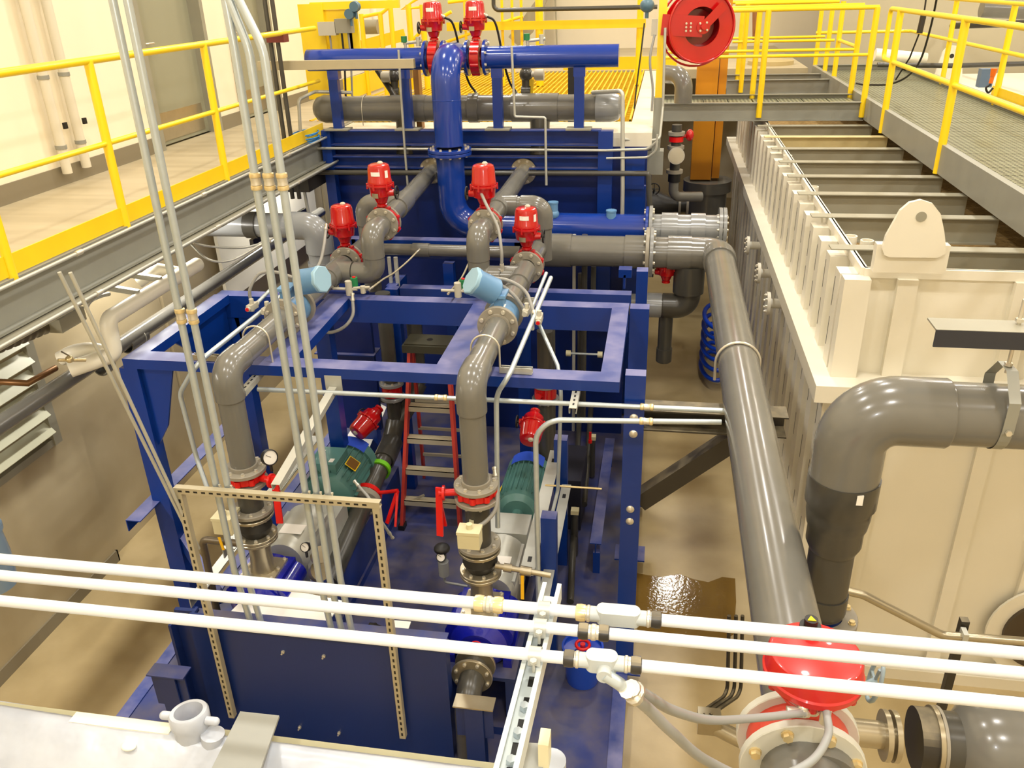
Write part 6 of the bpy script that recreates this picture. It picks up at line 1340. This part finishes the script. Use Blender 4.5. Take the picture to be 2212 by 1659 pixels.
mb = MB(); mb.tube(spline([PX(185,665,-4.0), PX(195,650,-4.0), PX(215,640,-4.05), PX(235,635,-4.1)], 6), 0.016, 10); solo('armoured_cable', mb, strut, 'short armoured cable bend below the walkway at the left', 'cable')
p = PX(145,690,-4.2); mb = MB(); mb.box(p-V((0.05,0.14,0.05)), p+V((0.05,0.14,0.05))); solo('small_box', mb, greymt, 'small grey box hanging under the walkway at left', 'box')
mb = MB(); mb.tube([(-4.95,PX(60,828,-4.6).y,PX(60,828,-4.6).z), PX(60,828,-4.6), PX(120,795,-4.6)], 0.025, 12); solo('copper_pipe', mb, mat('aged_copper',(120,84,48),0.4,metal=0.6), 'short aged copper pipe by the louvre', 'pipe')
t = thing('ball_valve', 'small brass ball valve beside the lower white bend', 'valve', PX(155,778,-4.1)); mb = MB(); mb.tube([PX(125,778,-4.15), PX(185,778,-4.05)], 0.012, 10); mb.ball(PX(150,776,-4.1), 0.028); part('valve_body', mb, brass, t); mb = MB(); mb.tube([PX(150,776,-4.1)+V((0,0,0.03)), PX(135,768,-4.1)+V((0,0,0.03))], 0.006, 8); part('lever', mb, steel, t)
# slate blue round machine at the left edge
T = thing('blue_canister', 'slate blue canister cut off at the left edge', 'canister', PZ(-20,1190,1.6)); p = PY(-40,1190,3.4)
mb = MB(); mb.lathe((p.x,3.4,p.z-0.3), (0,0,1), [(0,0),(0,0.05),(0.05,0.13),(0.25,0.14),(0.42,0.13),(0.42,0)], 26); part('bowl', mb, mat('slate_canister',(112,132,152),0.3), T)
mb = MB(); mb.lathe((p.x,3.4,p.z+0.12), (0,0,1), [(0,0.125),(0,0.145),(0.03,0.145),(0.03,0.12),(0.25,0.11)], 26); part('cap', mb, MATS['slate_canister'], T)
# wall conduits on the upper left wall
for x, lab in ((6.40,'left'),(6.66,'right')):
    t = thing('wall_duct', 'tall pale pipe on the cream wall with clamps, %s of the pair' % lab, 'pipe', (-4.93,x,3.45))
    mb = MB(); mb.cyl((-4.93,x,3.55), (-4.93,x,8.7), 0.04, n=18); part('pipe', mb, greymt if False else mat('pale_pipe_'+lab,(214,206,184),0.4), t)
    for z_ in (3.75,4.3,4.9): mb = MB(); mb.cyl((-4.93,x,z_), (-4.93,x,z_+0.03), 0.046, n=18); part('clamp', mb, galvf, t)
    mb = MB(); mb.box((-4.92,x+0.07,3.9), (-4.90,x+0.11,3.95)); part('latch', mb, black, t)
# dark twin tubes left of the tall stand
for k, dx in enumerate((0.0, 0.075)):
    a = PY(566,0,8.3); mb = MB(); x = PY(600,200,8.3).x+dx; mb.cyl((x,8.3,2.9), (x,8.3,8.7), 0.022, n=12); solo('dark_standpipe', mb, pvcd, 'dark vertical standpipe left of the blue stand, %s of the pair' % ('left' if k == 0 else 'right'), 'pipe')
x = PY(588,80,8.25).x+0.02; z_ = PY(588,80,8.25).z; mb = MB(); mb.box((x-0.08,8.24,z_-0.05), (x+0.10,8.36,z_+0.05)); t = solo('pipe_clamp', mb, mat('dark_red_clamp',(110,40,36),0.4), 'dark red clamp joining the two dark standpipes', 'clamp')
mb = MB(); ustrut(mb, (-4.05,8.45,4.21), (-2.42,8.45,4.21), (0,0,1), slots=False, w=0.06, h=0.085); solo('cross_strut', mb, [strutt, black], 'long pale level channel in front of the left half of the blue header', 'strut')
# coil of blue cable
mb = MB(); c = PX(660,305,-3.75)
P = [c+V((0.13*math.cos(a*0.5)*(1+0.12*math.sin(a*0.37)), 0.22*math.sin(a*0.5)*(1+0.1*math.sin(a*0.9)), 0.02*math.sin(a*0.23)+0.0008*a)) for a in range(100)]; mb.tube(P, 0.006, 6)
solo('cable_coil', mb, cyan, 'loose coil of bright blue cable left of the blue stand', 'cable')
mb = MB(); mb.box((-4.3,8.6,2.9), (-3.75,9.6,3.08)); solo('dark_duct_box', mb, mat('dark_duct_steel',(64,60,52),0.6), 'dark metal duct below the coil of blue cable', 'duct')  # box in one even dark steel colour
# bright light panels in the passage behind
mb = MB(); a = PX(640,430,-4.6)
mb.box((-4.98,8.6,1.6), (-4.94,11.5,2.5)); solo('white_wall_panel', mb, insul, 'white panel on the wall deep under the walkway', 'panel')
mb = MB(); mb.beam((-4.0,7.6,2.62), (-4.0,9.0,2.60), 0.04, 0.06); solo('brown_rail', mb, blackm, 'dark rail crossing before the white wall panel', 'rail')

# ================================================================ yellow platform and background
T = thing('grating_platform', 'yellow fibreglass grating floor behind the grey header', 'platform', (-2.3,13.5,3.4))
gy = mat('yellow_grating',(236,190,20),0.5); 
mb = MB(); x = -4.2
while x < -0.36: mb.box((x,9.95,3.425), (x+0.022,15.65,3.455)); x += 0.075
g1 = part('grating_bars', mb, gy, T)
mb = MB(); y = 9.95
while y < 15.65: mb.box((-4.2,y,3.415), (-0.36,y+0.012,3.44)); y += 0.15
part('cross_bars', mb, gy, T)
mb = MB(); mb.box((-4.22,9.95,3.40), (-4.2,15.68,3.46)); part('edge_trim', mb, gy, T); mb = MB(); mb.box((-0.37,9.95,3.38), (-0.355,15.68,3.46)); part('edge_trim', mb, gy, T)
mb = MB(); mb.box((-4.19,9.95,3.30), (-0.38,15.65,3.36)); o = part('dark_gap_sheet', mb, black, T)  # black sheet added below the bars so the gaps look shaded
def toe(lab, a, b, z0=3.47, h=0.12, name='toe_board'):
    mb = MB(); a = V(a); b = V(b); mb.beam(a+V((0,0,h/2)), b+V((0,0,h/2)), 0.012, h); return solo(name, mb, yellow2, lab, 'toe board')
mb = MB(); mb.beam((-4.35,11.6,3.62), (-4.30,15.6,3.62), 0.02, 0.28); solo('toe_board', mb, yellow2, 'wide yellow toe board along the left side of the grating', 'toe board')
mb = MB(); mb.box((-1.8,15.9,3.449), (0.2,15.92,3.66)); solo('toe_board', mb, yellow2, 'yellow toe board at the far side of the grating', 'toe board')
# yellow column, beam and boxes at left
T = thing('yellow_gate_frame', 'yellow box column and beam carrying grey boxes at the end of the left walkway', 'frame', (-3.7,9.4,3.45))
yq = 9.5
def qb(px0, py0, px1, py1, y, d, nm='beam', m=yellow):
    a = PY(px0, py1, y); b = PY(px1, py0, y); mb = MB(); mb.box((a.x,y,a.z), (b.x,y+d,b.z)); return part(nm, mb, m, T)
qb(668,8,695,215,yq,0.12,'column'); qb(670,0,860,22,yq+0.02,0.06); qb(693,20,755,112,yq+0.05,0.02,'panel'); qb(758,5,768,110,yq+0.05,0.04,'column')
for k, (x0, y0, x1, y1, m_) in enumerate(((690,47,726,77,boxgrey),(726,40,760,72,greymt))):
    a = PY(x0, y1, 9.4); b = PY(x1, y0, 9.4); mb = MB(); mb.box((a.x,9.38,a.z), (b.x-0.01,9.48,b.z)); t = solo('junction_box', mb, m_, '%s junction box on the yellow panel' % ('lighter left' if k == 0 else 'darker right'), 'box')
for px, lab in ((712,'left'),(738,'middle'),(752,'right')):
    mb = MB(); mb.tube([PY(px,70,9.43), PY(px+6,125,9.43), PY(px+10,240,9.35)], 0.012, 8); solo('cable', mb, rubberg if px != 738 else black, 'cable hanging below the junction boxes, %s one' % lab, 'cable')
for k, (px, py) in enumerate(((768,14),(757,30))):
    p = PY(px, py, 9.35); mb = MB(); mb.ball(p, 0.055, (1,0.8,1)); mb.cyl(p-V((0,0.06,0)), p+V((0,0.03,0)), 0.05, n=18); mb.cyl(p-V((0,0,0.12)), p, 0.015, n=8); solo('round_transmitter', mb, slate, 'slate blue round transmitter above the junction boxes, %s one' % ('rear' if k == 0 else 'front'), 'transmitter')
# railings far behind
def far_rail(lab, pts, posts, r=0.024, z0=3.45, group=None):
    t = thing('far_railing', lab, 'railing', ctr(*[V(p) for p in pts]), group)
    rail_line(t, pts, r)
    for p in posts: mb = MB(); mb.cyl((p[0],p[1],z0), (p[0],p[1],p[2]), 0.028, n=10); part('post', mb, yellow, t)
    return t
g = far_rail('yellow stair railing sloping up behind the left actuator', [PY(778,37,12.5),PY(825,28,12.5),PY(860,0,12.5),PY(880,-30,12.5)], [])
for px, b in ((785,108),(826,108),(846,106)):
    a = PY(px-5, -10 if px > 840 else 30, 12.5); mb = MB(); mb.cyl((a.x,12.5,3.45), (a.x,12.5,a.z), 0.035, n=10); part('post', mb, yellow, g)
mb = MB(); mb.beam(PY(780,100,12.5), PY(875,75,12.5), 0.02, 0.16); part('toe_plate', mb, yellow2, g)
g = far_rail('yellow stair railing between the two red header actuators and the left stairs', [PY(905,-5,13.2),PY(868,20,13.2),PY(915,15,13.2)], [])
for px in (882, 912): a = PY(px, 10, 13.2); mb = MB(); mb.cyl((a.x,13.2,3.45), (a.x,13.2,a.z), 0.045, n=10); part('post', mb, yellow, g)
mb = MB(); mb.tube([PY(890,88,13.2), PY(915,62,13.2), PY(975,25,13.2)], 0.025, 10); part('rail', mb, yellow, g)
g = far_rail('yellow railing with a wide flat board behind the right half of the blue header', [PY(968,5,13.5),PY(1010,0,13.5)], [])
for px, w_ in ((1002,0.022),(1083,0.022),(1105,0.022),(1125,0.022),(1164,0.06),(1385,0.05)):
    a = PY(px, -20, 13.5); mb = MB(); mb.cyl((a.x,13.5,3.45), (a.x,13.5,a.z+0.3), w_, n=10); part('post', mb, yellow, g)
mb = MB(); mb.beam(PY(965,58,13.45), PY(1395,50,13.45), 0.02, 0.12); part('flat_board', mb, yellow2, g)
mb = MB(); mb.tube([PY(960,92,13.5), PY(1080,50,13.5), PY(1130,35,13.5)], 0.022, 10); part('rail', mb, yellow, g)
# stair stringer
mb = MB(); a = PY(1128,60,14.2); b = PY(1165,0,14.2); mb.prism([PY(1098,80,14.2),PY(1130,38,14.2),PY(1172,-20,14.2),PY(1190,-20,14.2),PY(1150,70,14.2),PY(1120,100,14.2)], (0,0.08,0)); solo('stair_stringer', mb, greymt, 'grey stair stringer behind the wide yellow board', 'stair')
mb = MB(); P = fillet([PY(1066,-10,13.0), PY(1066,22,13.0), PY(1420,15,13.0)], 0.08); mb.tube(P, 0.03, 12); solo('overhead_pipe', mb, pvcd, 'dark pipe running level behind the header towards the yellow post', 'pipe')
mb = MB(); mb.cyl(PY(1203,100,16.5), PY(1199,-20,16.5), 0.015, n=8); solo('wall_rod', mb, greymt, 'thin vertical rod on the far cream wall', 'rod')
# far wall panels: grey window band and doors
mb = MB(); a = PY(845,110,19.5); b = PY(1175,110,19.5); mb.box((a.x,19.6,2.5), (b.x,19.8,8)); solo('partition', mb, mat('grey_partition',(196,190,164),0.55), 'pale grey partition wall far behind the stairs', 'partition')
for px0, px1, c_ in ((880,905,(150,148,130)),(780,800,(160,156,136))):
    a = PY(px0,80,19.4); b = PY(px1,80,19.4); mb = MB(); mb.box((a.x,19.45,3.0), (b.x,19.55,8)); solo('far_door', mb, mat('far_door_%d' % px0, c_, 0.5), 'grey far door seen %s' % {880:'left of the red header actuators',780:'behind the junction boxes',605:'above the left walkway end'}[px0], 'door')
mb = MB(); a = PY(806,0,12.9); b = PY(815,62,12.9); mb.tube([PY(803,-20,12.9), PY(806,28,12.9), PY(812,62,12.9)], [0.05,0.05,0.006], 14); solo('white_umbrella', mb, whitel, 'white folded tapering cover leaning near the stairs', 'umbrella')
mb = MB(); p = PY(800,58,12.8); mb.cyl(p-V((0.1,0,0)), p+V((0.12,0,0)), 0.1, n=18); solo('small_motor', mb, greymt, 'grey round motor housing near the foot of the yellow stairs', 'motor')
# orange hoses / clutter on the far floor
mb = MB(); mb.tube(spline([(-4.6,18.2,3.47),(-4.3,18.5,3.47),(-4.0,18.2,3.47),(-3.7,18.6,3.47)], 6), 0.02, 8); solo('red_hose', mb, redb, 'red hose lying on the far floor behind the header', 'hose')

# ================================================================ right background
mb = MB(); mb.box((4.3,6.0,0), (6.8,17.0,3.2)); solo('rear_tank', mb, white, 'second white tank beyond the catwalk', 'tank')
T = thing('lifting_lug_plate', 'white lifting lug plate with a hole standing beyond the catwalk', 'lug', PZ(2040,165,3.2))
p = PZ(2045,180,3.2); P = []
for k in range(13):
    a = math.pi*k/12; P.append((p.x+0.16*math.cos(a), p.y, 3.62+0.16*math.sin(a)))
P = [(p.x+0.24,p.y,3.2)]+P+[(p.x-0.24,p.y,3.2)]
mb = MB(); mb.prism(P, (0,0.04,0)); part('plate', mb, white, T); mb = MB(); mb.cyl((p.x,p.y-0.002,3.62), (p.x,p.y,3.62), 0.035, n=16); part('eye', mb, black, T)
mb = MB(); a = PY(1830,60,17.0); mb.box((2.8,17.6,0), (13,17.8,8.8)); struct('wall_far', mb, mat('grey_concrete_wall',(188,178,150),0.6,noise=0.06), 'grey-beige wall beyond the right catwalk')  # grey-beige concrete colour
mb = MB(); mb.tube([PY(1560+0,66,17.3)+V((4,0,0)), PY(2212,48,12.0)+V((1,0,0))], 0.05, 12); solo('wall_cable', mb, black, 'dark cable line running level along the wall beyond the catwalk', 'cable')
mb = MB(); mb.tube([PY(1895,140,14.0), PY(2060,142,14.0), PY(2300,135,14.0)], 0.035, 12); solo('background_pipe', mb, pvcd, 'dark pipe low beyond the far catwalk railing', 'pipe')
mb = MB(); mb.cyl(PY(1890,118,14.2), PY(2000,128,14.2), 0.09, n=16); solo('background_pipe', mb, insul, 'short fat pale pipe beyond the far catwalk railing', 'pipe')
mb = MB(); mb.cyl(PY(2120,18,13.5), PY(2260,24,13.5), 0.12, n=18); solo('background_pipe', mb, pvc, 'fat grey pipe in the top right corner', 'pipe')
t = thing('pull_cord_handle', 'orange plug-like handle hanging beyond the catwalk railing', 'handle', PY(2146,165,9.0)); mb = MB(); mb.cyl(PY(2148,148,9.0), PY(2144,165,9.0), 0.03, 0.022, n=12); mb.cyl(PY(2144,165,9.0), PY(2140,180,9.0), 0.018, n=10); part('grip', mb, plug, t)
mb = MB(); mb.tube(spline([PY(2140,182,9.0), PY(2130,190,9.0), PY(2135,200,9.0), PY(2145,190,9.0)], 5), 0.01, 8); part('cord', mb, black, t)
mb = MB(); p = PY(2130,160,9.4); mb.box(p-V((0.06,0.05,0.12)), p+V((0.06,0.05,0.05))); solo('blue_box', mb, mat('dusty_blue',(96,116,140),0.5), 'dusty blue box behind the orange handle', 'box')
flex('black_cable', 'black cable swinging down onto the catwalk planks', [PY(2025,-10,10.5), PY(2010,60,10.8), PY(1988,130,11.2), PY(1960,165,11.6), PY(1920,182,11.9), PY(1870,183,12.2), PY(1850,180,12.4)], 0.012, black, 'cable', gl=False)
t = thing('pendant_cable', 'black cable with a dark pendant handle hanging over the catwalk', 'cable', PY(1980,80,11.5)); mb = MB(); mb.tube([PY(2003,-20,11.5), PY(1997,22,11.5)], 0.01, 8); mb.tube([PY(1985,74,11.5), PY(1965,125,11.6), PY(1935,172,11.8)], 0.01, 8); part('cord', mb, black, t); mb = MB(); mb.cyl(PY(1997,24,11.5), PY(1986,72,11.5), 0.035, n=12); part('handle', mb, blackm, t)
for k, (px, py) in enumerate(((1660,70),(1640,105))): pass
mb = MB(); mb.cyl(PY(1632,0,15.5), PY(1632,85,15.5), 0.05, n=12); solo('background_pipe', mb, mat('rust_pipe',(150,100,60),0.5), 'rust coloured vertical pipe behind the cross railings', 'pipe')
mb = MB(); q = PY(1665,130,16.5); mb.cyl((q.x,16.5,0.0), q, 0.4, n=24); solo('rear_vessel', mb, mat('tan_vessel',(190,170,120),0.5), 'tan rounded vessel behind the far cross beam', 'vessel')

mb = MB(); a = PY(888,140,9.36); b = PY(905,212,9.36); mb.box((a.x,9.40,3.44), (b.x,9.52,4.13)); solo('brown_column', mb, mat('brown_column_paint',(150,104,50),0.5), 'narrow brown column just right of the second blue upright', 'column')
mb = MB(); a = PY(1227,140,9.9); b = PY(1240,212,9.9); mb.box((a.x,9.9,3.44), (b.x,9.95,4.15)); solo('black_bar', mb, black, 'black flat upright behind the grey header before the yellow grating', 'bar')
for px, n in ((866,'left'),(1140,'right')):
    p = PY(px,186,9.42); mb = MB(); mb.prism([p+V((-0.05,0,-0.10)), p+V((0.05,0,-0.10)), p+V((0.07,0,0.06)), p+V((-0.02,0,0.09))], (0,0.02,0)); solo('yellow_lever', mb, yellow, 'yellow valve lever hanging over the grey header, %s one' % n, 'lever')
mb = MB(); mb.box(PY(1336,600,7.6), PY(1366,575,7.72)); p = PY(1350,590,7.66); mb.box((p.x-0.01,7.6,2.25), (p.x+0.01,7.72,p.z)); solo('rack_bracket', mb, blue, 'small blue bracket plate at the right end of the rack under the fat manifold', 'bracket')
p = PY(1490,292,10.6); mb = MB(); mb.ball(p, 0.07, (0.7,0.8,1)); mb.cyl(p, V((PY(1461,300,10.6).x+0.05,10.6,p.z-0.02)), 0.02, n=10); solo('red_valve_head', mb, red, 'small red valve head between the dial meter and the orange column', 'valve')
